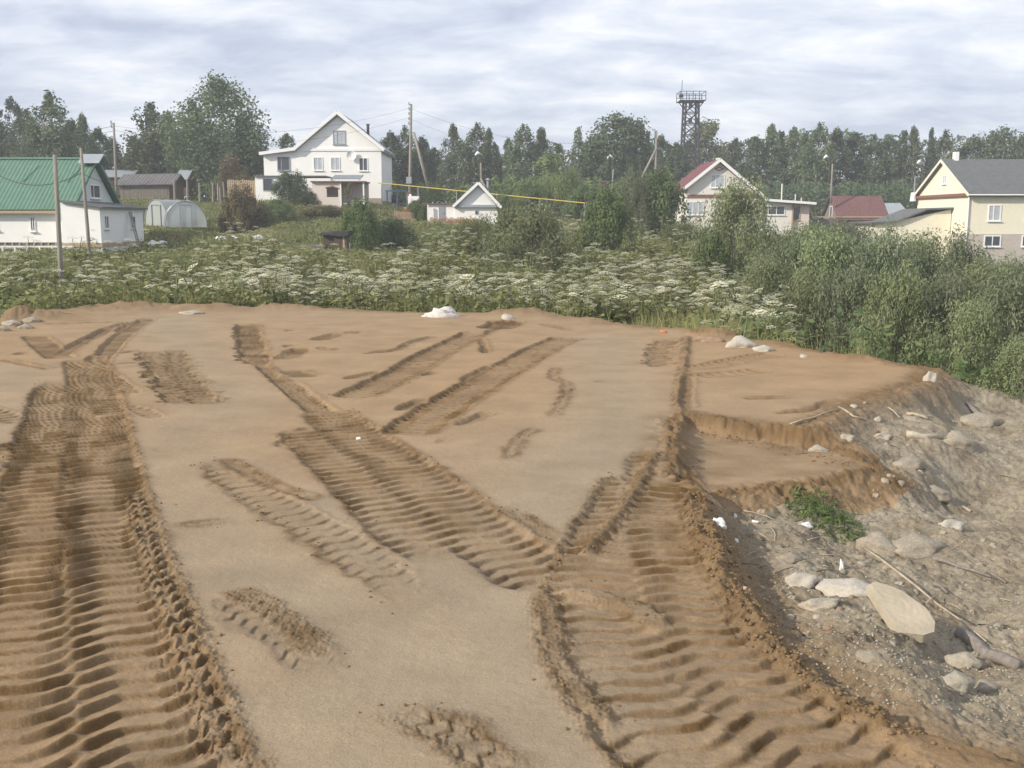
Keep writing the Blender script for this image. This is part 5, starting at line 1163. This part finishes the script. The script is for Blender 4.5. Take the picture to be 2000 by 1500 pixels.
for kd, Rr, H, n, ln, wd, cl, mt, up in [('willow',2.4,3.6,13000,.17,.055,70,'leaf_willow',.45),('willow2',2.4,3.4,12000,.16,.055,60,'leaf_willow_grey',.5),('shrub',2.2,3.2,11000,.15,.10,60,'leaf_shrub',.2),
                                       ('dark',2.6,3.8,10000,.17,.11,60,'leaf_dark',.15),('light',2.2,2.6,9000,.20,.05,60,'leaf_light',.7),('brown',2.0,2.8,8000,.16,.09,50,'leaf_brown',.3),('bare',1.0,2.6,700,.14,.08,24,'leaf_brown',.3)]:
    SHR[kd] = (Rr, H, shrub_mesh(Rr, H, n, ln, wd, cl, mt, up), stems_mesh(Rr, H))
def shrub(kd, u, vt, hw, d, lab, group=None, name='shrub'):
    Rr, H, fm, sm_ = SHR[kd]; x_ = (u - 1000) / F * d; gz = ground(x_, d); top = P(u, vt, d).z; h = max(.7, top - gz) * 1.10
    r_ = empty(name, (x_, d, gz), lab, 'bush', group, random.uniform(0, 6.28)); rr = hw * d / F * 1.18
    r_.scale = (rr / Rr, rr / Rr, h / H); link('foliage', fm, None, r_); link('stem', sm_, None, r_)
GW = 'willow bushes below the right edge of the sand pad'
for a in [('brown',466,318,30,118,'rust tinged bush at the foot of the great birch'), ('bare',686,362,13,100,'half bare shrub before the summer kitchen porch'), ('dark',577,345,36,104.5,'ivy covered clump between the two small outbuildings'),
          ('dark',605,378,24,101,'low dark bush left of the summer kitchen'), ('brown',482,374,36,85,'brownish thicket on the slope below the picket fence'), ('shrub',545,396,32,92,'green bush on the slope below the small white shed'),
          ('shrub',514,410,28,88,'small green bush right of the brownish thicket'), ('brown',645,408,40,95,'low brownish scrub under the summer kitchen wall'), ('shrub',705,404,36,66,'dark bush just right of the tarred shed, taller one'),
          ('dark',765,436,44,69,'lower dark bush right of the tarred shed'), ('shrub',818,396,24,97,'bush between earth mound and bathhouse wing'), ('shrub',985,388,24,100,'bush at the right corner of the bathhouse'),
          ('shrub',1030,366,36,109,'bushy garden tree left of the white pipe frame'), ('light',1100,348,42,110,'apple tree before the white car'), ('shrub',1148,372,42,106,'garden bush where the gas pipe ends'),
          ('light',872,452,48,71,'pale feathery bush below the firewood stack'), ('light',930,438,46,63,'yellowish willow left of the central willow'), ('willow',1030,424,92,54,'large central willow bush in the hogweed field'),
          ('shrub',1182,390,50,64,'dark dense bush behind the hogweed, centre right'), ('willow2',1236,346,36,88,'tall willow left of the rowan'), ('shrub',1278,352,56,90,'dark rowan before the maroon roofed house'),
          ('light',1335,440,46,80,'low light bush at the foot of the rowan'), ('willow',1437,388,80,51,'big grey green willow before the pale brick house'), ('shrub',1390,470,40,49,'low bush at the left foot of the big grey green willow'),
          ('light',1560,452,60,76,'pale scrub before the house wing'), ('willow2',1650,442,60,80,'pale scrub before the red barn')]: shrub(*a)
for i, (u, vt, hw, d, lb) in enumerate([(1490,524,62,37,'low willow bush at the left end of the thicket'),(1540,482,76,39,'willow bush behind the left end of the thicket'),(1612,480,86,37,'willow bush below the red barn'),
          (1700,474,92,38,'willow bush below the pale garage'),(1785,488,84,44,'broad willow before the yellow annex'),(1850,482,80,38,'willow bush below the yellow gable corner'),(1570,566,66,29,'low willow bush above the pale boulders'),
          (1660,540,80,28,'willow bush in the middle front of the thicket'),(1750,560,76,25.5,'willow bush above the tip of the sand pad'),(1840,560,86,26,'willow bush right of the pad tip'),
          (1925,545,96,28,'willow bush below the yellow house windows'),(1990,565,100,23,'willow bush at the right picture edge'),(1900,620,74,20.5,'low willow bush behind the pale rubble'),(2070,545,110,26,'willow bush cut by the picture edge'),
          (2015,680,70,18.5,'lowest willow bush overhanging the rubble at right'),(1960,520,80,45,'willow bush hiding the foot of the yellow house')]):
    shrub(('willow', 'willow2', 'willow', 'willow2')[i % 4], u, vt, hw, d, lb, GW, 'willow_bush')

# ------------------------------------------------------------------ hogweed with white umbels
def umbel_mesh():
    vs = []; fs = []; tint = []
    for k in range(19):
        rr = 0 if k == 0 else (.095 if k < 7 else .19); a = 0 if k == 0 else (k * 1.047 if k < 7 else k * .5236 + .2); rr *= random.uniform(.9, 1.1)
        c = (math.cos(a) * rr, math.sin(a) * rr, .07 * (1 - (rr / .2) ** 2) + random.uniform(-.012, .012)); o = len(vs); vs.append((c[0], c[1], c[2] + .014)); t0 = random.random()
        for j in range(6): w = j * 1.047 + random.random() * .3; q_ = random.uniform(.040, .058); vs.append((c[0] + math.cos(w) * q_, c[1] + math.sin(w) * q_, c[2] - .004))
        fs += [(o, o + 1 + j, o + 1 + (j + 1) % 6) for j in range(6)]; tint += [t0 * .6 + .4] * 7
    return np.array(vs), np.array(fs), np.array(tint)
UMB = []
for i in range(5):
    v_, f_, t_ = umbel_mesh(); gr = (0.0, 0.1, 0.25, .5, .7)[i]
    me = fast_mesh('flower_head', v_, tri=f_, attrs={'tint': np.clip(t_ - gr, 0, 1)}); me.materials.append(M['umbel']); UMB.append((me, v_, f_, np.clip(t_ - gr, 0, 1)))
PLANT = []
for i in range(8):
    H = random.uniform(1.55, 2.05); nh = random.choice((3, 4, 4, 5)); k = MB(); heads = []
    k.tube([(0, 0, -.2), (random.gauss(0, .05), random.gauss(0, .05), H * .6), (random.gauss(0, .06), random.gauss(0, .06), H)], [.03, .024, .012], 5)
    heads.append(((k.v[-1][0], k.v[-1][1], H), random.uniform(.75, 1.15)))
    for j in range(nh - 1):
        a = j * 6.28 / (nh - 1) + random.uniform(-.5, .5); r_ = random.uniform(.28, .6); z = H * random.uniform(.62, .98); k.tube([(0, 0, H * random.uniform(.4, .6)), (math.cos(a) * r_ * .6, math.sin(a) * r_ * .6, z - .22), (math.cos(a) * r_, math.sin(a) * r_, z)], [.016, .012, .008], 4)
        heads.append(((math.cos(a) * r_, math.sin(a) * r_, z), random.uniform(.4, .85)))
    nst = len(k.v); tri = []
    for f_ in k.f: tri += [(f_[0], f_[j], f_[j + 1]) for j in range(1, len(f_) - 1)]
    c = []; n_ = 46
    ang = RNG.random(n_) * 6.28; rr = .12 + .62 * RNG.random(n_); zz_ = H * (.04 + .62 * RNG.random(n_) ** 1.3)
    c = np.stack([np.cos(ang) * rr, np.sin(ang) * rr, zz_], 1); lq, li = leaf_quads(c, unit(RNG.normal(size=(n_, 3)) * .45 + np.array([0, 0, 1.0])), .18 + .18 * RNG.random(n_), .12 + .10 * RNG.random(n_))
    co = np.vstack([np.array(k.v), lq]); tr = np.vstack([np.array(tri), nst + li[:, [0, 1, 2]], nst + li[:, [0, 2, 3]]])
    tint = np.concatenate([np.full(nst, .45), np.repeat(RNG.random(n_), 4)])
    me = fast_mesh('hogweed', co, tri=tr, attrs={'tint': tint}); me.materials.append(M['leaf_weed']); PLANT.append((me, co, tr, tint, heads))
cand = []
while len(cand) < 1500:
    u = random.uniform(-60, 1560); d = 33 + 57 * random.random() ** 1.5; x_ = (u - 1000) / F * d
    if d < 39:
        if float(sdist(PAD, np.array([x_]), np.array([d]))[0]) > -.7: continue
    den = 1.0
    if u < 420: den = .28 if d < 46 else (.22 if d < 56 else 0)
    elif d > 48 and u < 560: den = .5
    if 60 < d < 75 and 640 < u < 820: den = .25
    if u > 1250 and d > 62: den = .15
    if u > 1420 and d > 40: den = 0
    if d > 66 and u < 780: den = .04
    if d > 72: den *= .45
    if 925 < u < 1115 and 45 < d < 60: den = 0
    if 1120 < u < 1240 and 53 < d < 70: den = 0
    if 560 < u < 830 and 50 < d < 76: den = 0
    if u < 1000 and d > 68: den = 0
    den *= .55 + .9 * (fbm(np.array([x_ * .25]), np.array([d * .18]), 2, 7)[0] + .4)
    if random.random() < den: cand.append((d, x_, u))
# openings also beyond the right end of the pad, where the edge is nearer
for _ in range(70):
    u = random.uniform(1380, 1560); d = random.uniform(25, 33); x_ = (u - 1000) / F * d
    if float(sdist(PAD, np.array([x_]), np.array([d]))[0]) < -.8: cand.append((d, x_, u))
random.shuffle(cand); cand = cand[:1000]; cand.sort()
HL = 'giant hogweed plant with flat white flower heads in the overgrown field'
IND = cand[:290]; REST = cand[290:]
for d, x_, u in IND:
    i = random.randrange(8); me, _, _, _, heads = PLANT[i]; s_ = random.uniform(.6, .98)
    o = link('hogweed', me, None); o.location = (x_, d, ground(x_, d)); o.rotation_euler = (random.gauss(0, .05), random.gauss(0, .05), random.uniform(0, 6.28)); o.scale = (s_, s_, s_)
    tag(o, HL, 'hogweed', 'hogweed plants in the field')
    ripe = random.random() < .5
    for (p, hs) in heads:
        h = link('flower_head', UMB[random.choice((3, 4)) if ripe else random.choice((0, 0, 1, 1, 2, 3))][0], None, o); h.location = p; h.scale = (hs,) * 3; h.rotation_euler = (random.gauss(0, .18), random.gauss(0, .18), random.uniform(0, 6))
AC, AT, AV = [], [], []; UC, UT, UV = [], [], []; na = nu = 0
for d, x_, u in REST:
    i = random.randrange(8); _, co, tr, ti, heads = PLANT[i]; s_ = random.uniform(.6, .98); a = random.uniform(0, 6.28); ca, sa = math.cos(a), math.sin(a); Rm = np.array([[ca, -sa, 0], [sa, ca, 0], [0, 0, 1]]) * s_
    o_ = np.array([x_, d, ground(x_, d)]); AC.append(co @ Rm.T + o_); AT.append(tr + na); AV.append(ti); na += len(co)
    ripe = random.random() < .5
    for p, hs in heads:
        _, uv, uf, ut = UMB[random.choice((3, 4)) if ripe else random.choice((0, 0, 1, 1, 2, 3))]; UC.append(uv * hs * s_ + Rm @ np.array(p) + o_); UT.append(uf + nu); UV.append(ut); nu += len(uv)
hw_ = link('hogweed_thicket', fast_mesh('hogweed_thicket', np.vstack(AC), tri=np.vstack(AT), attrs={'tint': np.concatenate(AV)}), 'leaf_weed'); tag(hw_, 'farther hogweed merging into one thicket', kind='stuff')
tag(link('flower_heads', fast_mesh('flower_heads', np.vstack(UC), tri=np.vstack(UT), attrs={'tint': np.concatenate(UV)}), 'umbel', hw_), kind='stuff')

# ------------------------------------------------------------------ weeds and grass
def scatter(n, ulo, uhi, dlo, dhi, pw):
    u = RNG.uniform(ulo, uhi, n); d = dlo + (dhi - dlo) * RNG.random(n) ** pw; x_ = (u - 1000) / F * d
    ok = np.ones(n, bool); nb = d < 40
    ok[nb] = sdist(PAD, x_[nb], d[nb]) < -.12
    ok &= ~((d < 27) & (u < 2050) & (d < 19 + 3.5 * vnoise(x_ * .5, d * .5, 2)))
    return u[ok], d[ok], x_[ok]
def weeds(name, n, ulo, uhi, dlo, dhi, pw, h, ln, wd, mname, lab, thr=-.15):
    u, d, x_ = scatter(n, ulo, uhi, dlo, dhi, pw); pn = fbm(x_ * .3, d * .22, 3, 12); k = pn > thr; u, d, x_, pn = u[k], d[k], x_[k], pn[k]; n = len(u)
    z_ = height_at(x_, d) + h * np.where((d > 56) | ((d > 50) & (u > 560) & (u < 830)), .38, 1.0) * (.5 + pn) * RNG.random(n) ** .8 + .02; sc = 1.0
    nr_ = unit(RNG.normal(size=(n, 3)) * .55 + np.array([0, -.15, .9])); co, q_ = leaf_quads(np.stack([x_, d, z_], 1), nr_, ln * (.6 + .8 * RNG.random(n)), wd * (.6 + .8 * RNG.random(n)))
    tint = np.clip(.45 + .8 * fbm(x_ * .9, d * .6, 2, 14) + .5 * (RNG.random(n) - .5), 0, 1)
    tag(link(name, fast_mesh(name, co, quad=q_, attrs={'tint': np.repeat(tint, 4)}), mname), lab, kind='stuff')
weeds('weeds', 120000, -250, 1600, 30, 100, 1.25, 1.15, .24, .13, 'leaf_weed', 'broad leaved weeds of the overgrown field')
weeds('nettles', 22000, 1350, 2300, 19, 80, 1.3, 1.2, .22, .10, 'leaf_shrub', 'nettles under the willow bushes', -.4)
def grass(name, n, ulo, uhi, dlo, dhi, pw, h, w, lab, thr=-.6, hue=0.0, zmul=None):
    u, d, x_ = scatter(n, ulo, uhi, dlo, dhi, pw); pn = fbm(x_ * .35, d * .3, 3, 22); k = pn > thr; u, d, x_, pn = u[k], d[k], x_[k], pn[k]; n = len(u)
    z_ = height_at(x_, d); hh = h * np.where(d > 56, .5, 1.0) * (.45 + .8 * RNG.random(n)) * (.75 + .7 * pn); a = RNG.random(n) * np.pi; lean = RNG.normal(size=(n, 2)) * .28 * hh[:, None]; ww = w * (.6 + .8 * RNG.random(n)) * np.clip(d / 40, .5, 2.2)
    b0 = np.stack([x_, d, z_ - .03], 1); t_ = np.stack([np.cos(a) * ww, np.sin(a) * ww, np.zeros(n)], 1)
    co = np.empty((n, 3, 3)); co[:, 0] = b0 - t_; co[:, 1] = b0 + t_; co[:, 2] = b0 + np.stack([lean[:, 0], lean[:, 1], hh], 1)
    tint = np.clip(.45 + hue + .9 * fbm(x_ * .25, d * .2, 3, 24) + .5 * (RNG.random(n) - .5), 0, 1)
    tag(link(name, fast_mesh(name, co.reshape(-1, 3), tri=np.arange(n * 3).reshape(n, 3), attrs={'tint': np.repeat(tint, 3)}), 'grass'), lab, kind='stuff')
grass('meadow_grass', 210000, -260, 2250, 30, 128, 1.15, .62, .022, 'meadow grass of the slope and field')
grass('edge_grass', 26000, 1020, 2250, 19, 34, 1.0, .95, .014, 'tall grass along the edge of the sand', -.2, .12)
grass('edge_grass', 9000, -150, 1150, 32.5, 37, 1.0, .6, .016, 'grass along the far edge of the sand', -.1, .1)
grass('edge_grass', 15000, 1180, 1760, 19, 32.5, 1.1, 1.25, .016, 'tall pale grass clumps behind the right edge of the sand', .12, .22)
#@@END_PLANTS
#@@DEBRIS
M['leaf_lime'] = leafmat('lime_leaves', (0.11, 0.165, 0.055), (0.22, 0.285, 0.105))
# ------------------------------------------------------------------ rubble, scraps, stones
def ong(u, v):
    z = -.2
    for _ in range(8):
        x_, y_ = G(u, v, z); z = ground(x_, y_)
    return x_, y_, z
STONE = [crumple(1.0, .30 + .03 * i, 3 if i < 3 else 2, (1, random.uniform(.7, .95), random.uniform(.45, .7))) for i in range(8)]
for me in STONE: me.name = 'stone'
def stone(u, v, wpx, hpx, lab, mname, group=None, cat='stone', name='stone', me=None, rot=None, tilt=0.0, base=None):
    x_, y_, z_ = ong(u, v + hpx * .45)
    if base: x_, y_ = G(u, base, .05); z_ = max(ground(x_, y_), -.05)
    k_ = y_ / F; s_ = wpx * k_ / 2
    me = (me or (random.choice(STONE[:3]) if wpx > 28 else random.choice(STONE))).copy(); me.polygons.foreach_set('use_smooth', np.ones(len(me.polygons), bool)); me.materials.clear(); me.materials.append(M[mname])
    o = link(name, me, mname); hs = hpx * k_ * 1.25
    zs = [v_.co.z for v_ in me.vertices]; zr_ = max(zs) - min(zs)
    o.scale = (s_, s_ * .85, max(.02, hs / zr_)); o.location = (x_, y_ + s_ * .3, z_ + hs * .04); o.rotation_euler = (random.gauss(0, .12), tilt, rot if rot is not None else random.uniform(-.5, .5))
    return tag(o, lab, cat, group)
def stick(pts, r0, r1, lab, mname='twig', group=None, lift=.02, name='stick', cat='stick'):
    P_ = [Vector(ong(u, v)) + Vector((0, 0, lift)) for u, v in pts]
    Q_ = []
    for i in range(len(P_) - 1):
        for q_ in (0, .5): Q_.append(P_[i].lerp(P_[i+1], q_) + Vector((random.gauss(0, min(r0 * .6, .009)), random.gauss(0, min(r0 * .6, .009)), (min(r0, .012) if q_ else 0))))
    Q_.append(P_[-1]); n = len(Q_); k = MB(); k.tube([p - P_[0] for p in Q_], [r0 + (r1 - r0) * i / (n - 1) for i in range(n)], 6)
    o = k.build(name, mname, None, True); o.location = P_[0]; return tag(o, lab, cat, group)
# flat broken slab lying on the slope
x_, y_, z_ = ong(1786, 1250); k_ = y_ / F
ol = [(1730,1160),(1752,1152),(1776,1160),(1800,1172),(1834,1208),(1839,1236),(1826,1256),(1800,1262),(1770,1258),(1752,1256),(1743,1222)]
pts = [((u - 1786) * k_, (1258 - v) * k_ * 1.55) for u, v in ol]; n = len(pts); k = MB()
k.add([(a, c, .0) for a, c in pts] + [(a * .97, c * .97 + .005, .07) for a, c in pts], [tuple(range(n - 1, -1, -1)), tuple(range(n, 2 * n))] + [(i, (i + 1) % n, (i + 1) % n + n, i + n) for i in range(n)])
o = k.build('concrete_slab', 'concrete'); o.location = (x_, y_, z_ + .005); o.rotation_euler = (math.radians(21), math.radians(-1), 0); tag(o, 'flat broken concrete slab lying on the rubble bank', 'slab')
stone(1660,1145,108,44,'long whitish boulder left of the flat concrete slab','stone_white', rot=-.45)
stone(1568,1125,60,36,'rounded whitish stone at the left end of the whitish boulder','stone_white')
stone(1605,1175,80,26,'low pale crust of rubble before the whitish boulder','stone')
stone(1715,1055,80,52,'brown pointed lump of earth beside the green weed patch','stone_grey')
stone(1795,1060,110,50,'large dull block of clay behind the brown pointed lump','stone_grey')
sp = stone(1859,1016,52,36,'pale rounded stone with dark hollow at the right of the bank','stone_white', rot=.2)
stone(1735,1100,26,18,'round grey stone beside the top of the long stick','stone'); stone(1757,1134,15,11,'small pale pebble under the long stick','stone_white')
stone(1545,1085,38,26,'brownish cobble above the rounded whitish stone','stone_grey')
stone(1690,1188,10,10,'tiny white pebble left of the slab','stone_white'); stone(1544,1197,22,11,'flat white chip above the sand lip','stone_white'); stone(1598,1203,20,10,'flat white chip left of the tiny white pebble','stone_white')
stone(1885,1285,60,40,'pale clod under the grey log','stone'); stone(1870,1325,70,46,'broken pale clod nearest the lower right corner','stone'); stone(1930,1335,60,34,'grey clod right of the broken pale clod','stone_grey')
stone(1700,1275,46,26,'grey clod below the slab corner','stone_grey'); stone(1455,1150,8,8,'tiny pale chip on the crumbled lip','stone_white')
stone(1725,842,34,22,'pale boulder at the top of the bank','stone'); stone(1716,816,14,15,'small cubic pale stone above the pale boulder','stone_white'); stone(1668,792,16,9,'white chip beside the sand edge','stone_white')
stone(1690,783,10,7,'tiny white chip near the sand edge stick','stone_white'); stone(1818,738,26,32,'upright pale stone in the hollow at the pad tip','stone_white'); stone(1655,850,30,22,'buff stone at the end of the cut step','stone')
stone(1600,842,40,18,'buff crust stone along the cut step','stone'); stone(1780,900,60,34,'grey boulder half sunk below the pale log','stone_grey'); stone(1870,890,70,40,'wide grey boulder near the willow edge','stone_grey')
stone(1830,950,60,30,'dull boulder above the stone with the hollow','stone_grey'); stone(1920,800,80,34,'mossy boulder under the lowest willow','stone_grey')
stone(1448,652,64,30,'large white boulder at the far right edge of the pad','stone_white', base=675); stone(1493,661,36,18,'smaller white boulder beside the large one','stone_white', base=682); stone(1385,648,60,18,'brown clod heap left of the large white boulder','earth', base=664)
stone(993,607,26,15,'white stone at the foot of the small sand heap','stone_white', base=619); stone(1572,686,18,9,'pale stone at the pad edge under low willow','stone_white', base=694); stone(372,602,40,10,'buff stone at the end of the long mound','stone', base=611)
for i, (u, v, w_, h_, m_) in enumerate([(14,606,34,14,'stone_grey'),(38,612,26,14,'stone'),(60,622,30,16,'stone_grey'),(20,628,30,16,'stone'),(72,608,24,12,'stone_grey'),(48,636,30,14,'stone_grey'),(5,640,26,16,'stone_grey')]):
    stone(u, v, w_, h_, ['grey chunk on top of the left heap','buff chunk second along the left heap','big grey chunk at the right of the left heap','buff chunk in the middle of the left heap','grey chunk behind the big chunk of the left heap','low grey chunk at the front of the left heap','grey chunk at the picture edge of the left heap'][i], m_, 'chunks of the rubble heap at far left')
# crumpled sack at the pad's far edge
sk = crumple(1.0, .42, 3, (1, .6, .42)); sk.name = 'sack'
stone(864,598,64,27,'crumpled whitish sack at the far edge of the pad','sack_cloth',None,'sack','sack',sk,.1, base=616); stone(838,604,26,10,'small torn end of white sheeting beside the sack','sack_cloth',None,'sheeting','sheeting',sk,.4, base=615)
stone(1403,1017,34,22,'crumpled white plastic container near the dark sand lip','white_plastic',None,'container','container',sk,-.6)
stone(1437,1005,8,14,'little white foam scrap right of the plastic container','white_plastic',None,'scrap','scrap'); stone(1475,1017,14,9,'flat white scrap under the pale twig','white_plastic',None,'scrap','scrap')
stone(1644,1100,18,26,'white rag scrap above the whitish boulder','white_plastic',None,'rag','rag',sk,1.2); stone(1575,1022,26,12,'white crumpled scrap in the twig litter','white_plastic',None,'scrap','scrap',sk)
stone(1438,1056,10,8,'white scrap beside the crumbled lip','white_plastic',None,'scrap','scrap'); stone(700,855,11,6,'white paper scrap in the middle tyre track','white_plastic',None,'paper','paper',sk)
stone(1296,632,12,9,'orange plastic scrap at the far edge of the pad','orange_plastic',None,'scrap','scrap', base=645)
# sticks and logs
stick([(1680,1075),(1755,1130),(1830,1190),(1925,1265)],.014,.007,'long pale stick slanting across the rubble bank',lift=.05)
stick([(1808,1188),(1832,1172)],.007,.005,'short side twig crossing the long stick',lift=.05)
stick([(1875,1240),(1925,1275),(1988,1308)],.055,.045,'thick grey log at the right picture edge','old_wood',name='log',cat='log')
stick([(1822,1093),(1875,1110),(1935,1142)],.022,.012,'knotty grey branch above the long stick','old_wood',name='branch',cat='branch')
stick([(1928,1120),(1965,1142)],.018,.012,'short grey branch right of the knotty branch','old_wood',name='branch',cat='branch')
stick([(1822,1145),(1850,1162)],.02,.012,'stubby branch under the knotty branch','old_wood',name='branch',cat='branch')
stick([(1452,1002),(1490,1010),(1512,1020)],.006,.004,'pale bent twig right of the plastic container')
stick([(1545,830),(1590,815),(1635,800)],.016,.01,'curved pale stick lying along the sand edge')
stick([(1640,797),(1665,812),(1692,822)],.018,.012,'pale branch at the upper rubble edge, first from the sand',name='branch',cat='branch')
stick([(1735,797),(1758,803)],.012,.01,'short straight pale stick in the upper rubble'); stick([(1770,811),(1795,817),(1812,820)],.028,.022,'stout pale branch in the upper rubble',name='branch',cat='branch')
stick([(1888,802),(1928,828)],.05,.04,'pale weathered log under the willow edge','old_wood',name='log',cat='log'); stick([(1768,852),(1800,868),(1838,884)],.055,.04,'pale weathered log in the middle of the rubble','stone',name='log',cat='log')
stick([(1880,975),(1895,1000)],.02,.016,'short pale stick right of the hollow stone'); stick([(1505,1035),(1515,1048),(1513,1055)],.006,.004,'hooked twig in the litter below the weed patch'); stick([(1580,1060),(1602,1052)],.008,.005,'whitish twig under the weed patch')
TL = 'short dry twig lying in the litter of the rubble bank'
for i in range(44):
    u = random.uniform(1440, 1700) if i < 30 else random.uniform(1700, 1960); v = random.uniform(1000, 1130) if i < 30 else random.uniform(800, 1300); a = random.uniform(-.7, .7); L_ = random.uniform(14, 40)
    stick([(u, v), (u + L_ * math.cos(a), v + L_ * .6 * math.sin(a))], .005, .003, TL, random.choice(('twig', 'old_wood', 'dark_wood')), 'dry twigs on the rubble bank', .015, 'twig', 'twig')
PL = 'small weathered stone lying loose on the rubble bank'
for i in range(150):
    u = random.uniform(1420, 2000); v = random.uniform(790, 1400)
    x_, y_, z_ = ong(u, v)
    if float(sdist(PAD, np.array([x_]), np.array([y_]))[0]) > -.12: continue
    if 1310 < u < 1700 and 830 < v < 985: continue
    w_ = random.uniform(8, 17) * (.8 if v < 900 else 1)
    stone(u, v, w_, w_ * random.uniform(.5, .8), PL, random.choice(('stone', 'stone_grey', 'stone_grey', 'stone', 'earth')), 'small stones of the rubble bank')
# weed patch on the bank: sprawling runners and leaves
x_, y_, z_ = ong(1625, 1035); wp = empty('weed_patch', (x_, y_, z_), 'patch of bright green creeping weeds on the rubble bank', 'weeds')
n_ = 900; a = RNG.random(n_) * 6.28; rr = RNG.random(n_) ** .6; px_ = x_ + np.cos(a) * rr * .40 + .04; py_ = y_ + .38 + np.sin(a) * rr * .62
zz_ = height_at(px_, py_) + .10 * RNG.random(n_) * (1.1 - rr); co, q_ = leaf_quads(np.stack([px_ - x_, py_ - y_, zz_ - z_], 1), unit(RNG.normal(size=(n_, 3)) * .7 + np.array([0, 0, .8])), 0.085 * (.5 + RNG.random(n_)), .020 * (.5 + RNG.random(n_)))
me = fast_mesh('foliage', co, quad=q_, attrs={'tint': np.repeat(RNG.random(n_), 4)}); link('foliage', me, 'leaf_lime', wp)
k = MB()
for i in range(26):
    a_ = random.uniform(0, 6.28); L_ = random.uniform(.2, .5); k.tube([(.05, .38, .02), (.05 + math.cos(a_) * L_ * .5, .38 + math.sin(a_) * L_ * .7, random.uniform(.12, .28)), (.05 + math.cos(a_) * L_, .38 + math.sin(a_) * L_ * 1.2, random.uniform(.02, .2))], .004, 4)
k.build('stem', 'leaf_lime', wp)
# loose clods thrown up beside the tracks, grit on the bank
def pellets(name, pts, mname, lab):
    ph = (1 + 5 ** .5) / 2; iv = np.array([(-1,ph,0),(1,ph,0),(-1,-ph,0),(1,-ph,0),(0,-1,ph),(0,1,ph),(0,-1,-ph),(0,1,-ph),(ph,0,-1),(ph,0,1),(-ph,0,-1),(-ph,0,1)]) / 1.9
    it = np.array([(0,11,5),(0,5,1),(0,1,7),(0,7,10),(0,10,11),(1,5,9),(5,11,4),(11,10,2),(10,7,6),(7,1,8),(3,9,4),(3,4,2),(3,2,6),(3,6,8),(3,8,9),(4,9,5),(2,4,11),(6,2,10),(8,6,7),(9,8,1)])
    pts = np.array(pts); n = len(pts); z_ = height_at(pts[:, 0], pts[:, 1]); c = np.stack([pts[:, 0], pts[:, 1], z_ + pts[:, 2] * .25], 1)
    v_ = iv[None] * (.75 + .5 * RNG.random((n, 12, 1))) * pts[:, 2][:, None, None] * np.array([1, 1, .75]) * (.8 + .5 * RNG.random((n, 1, 3))) + c[:, None]
    me = fast_mesh(name, v_.reshape(-1, 3), tri=(it[None] + 12 * np.arange(n)[:, None, None]).reshape(-1, 3), attrs={'damp_shade': np.repeat(.45 + .4 * RNG.random(n), 12), 'tone': np.full(n * 12, .3)})
    tag(link(name, me, mname), lab, kind='stuff')
random.shuffle(CLODS)
cl_ = [c for c in CLODS if 2.5 < c[1] < 22][:2200]
for px_, n_ in (([(1352,960),(1385,1050),(1425,1125),(1480,1210),(1545,1285),(1620,1345),(1800,1450)], 700), ([(1345,815),(1450,830),(1560,850),(1650,875)], 120)):
    pl = catmull([G(u, v) for u, v in px_], .1)
    for _ in range(n_):
        p = pl[random.randrange(len(pl))]; cl_.append((p[0] + random.gauss(.02, .09), p[1] + random.gauss(0, .07), random.uniform(.005, .019)))
pellets('sand_clods', cl_, 'sand', 'loose clods of damp sand beside the tracks')
gr = []
while len(gr) < 3000:
    u = random.uniform(1390, 2050); v = random.uniform(760, 1450); x_, y_ = G(u, v, -.3)
    if 3 < y_ < 20 and not (1310 < u < 1700 and 830 < v < 975): gr.append((x_, y_, random.uniform(.004, .011)))
gr = np.array(gr); gr = gr[sdist(PAD, gr[:, 0], gr[:, 1]) < -.1]
pellets('grit', gr, 'stone_grey', 'grit of the rubble bank')
#@@END_DEBRIS

# ------------------------------------------------------------------ the thin summer haze
hzb = MB(); hzb.box((-5600, -40, Z.min() - 1.2), (5600, 960, 36)); hm = bpy.data.materials.new('haze_air'); hm.use_nodes = True; t = hm.node_tree; t.nodes.clear()
ho = N(t, 'ShaderNodeOutputMaterial'); hv = N(t, 'ShaderNodeVolumePrincipled'); hv.inputs['Color'].default_value = (0.92, 0.95, 1.0, 1); hv.inputs['Density'].default_value = 0.0009
t.links.new(hv.outputs[0], ho.inputs['Volume']); M['haze'] = hm
tag(hzb.build('haze', 'haze'), 'thin haze between the near sand and the far trees', kind='stuff')
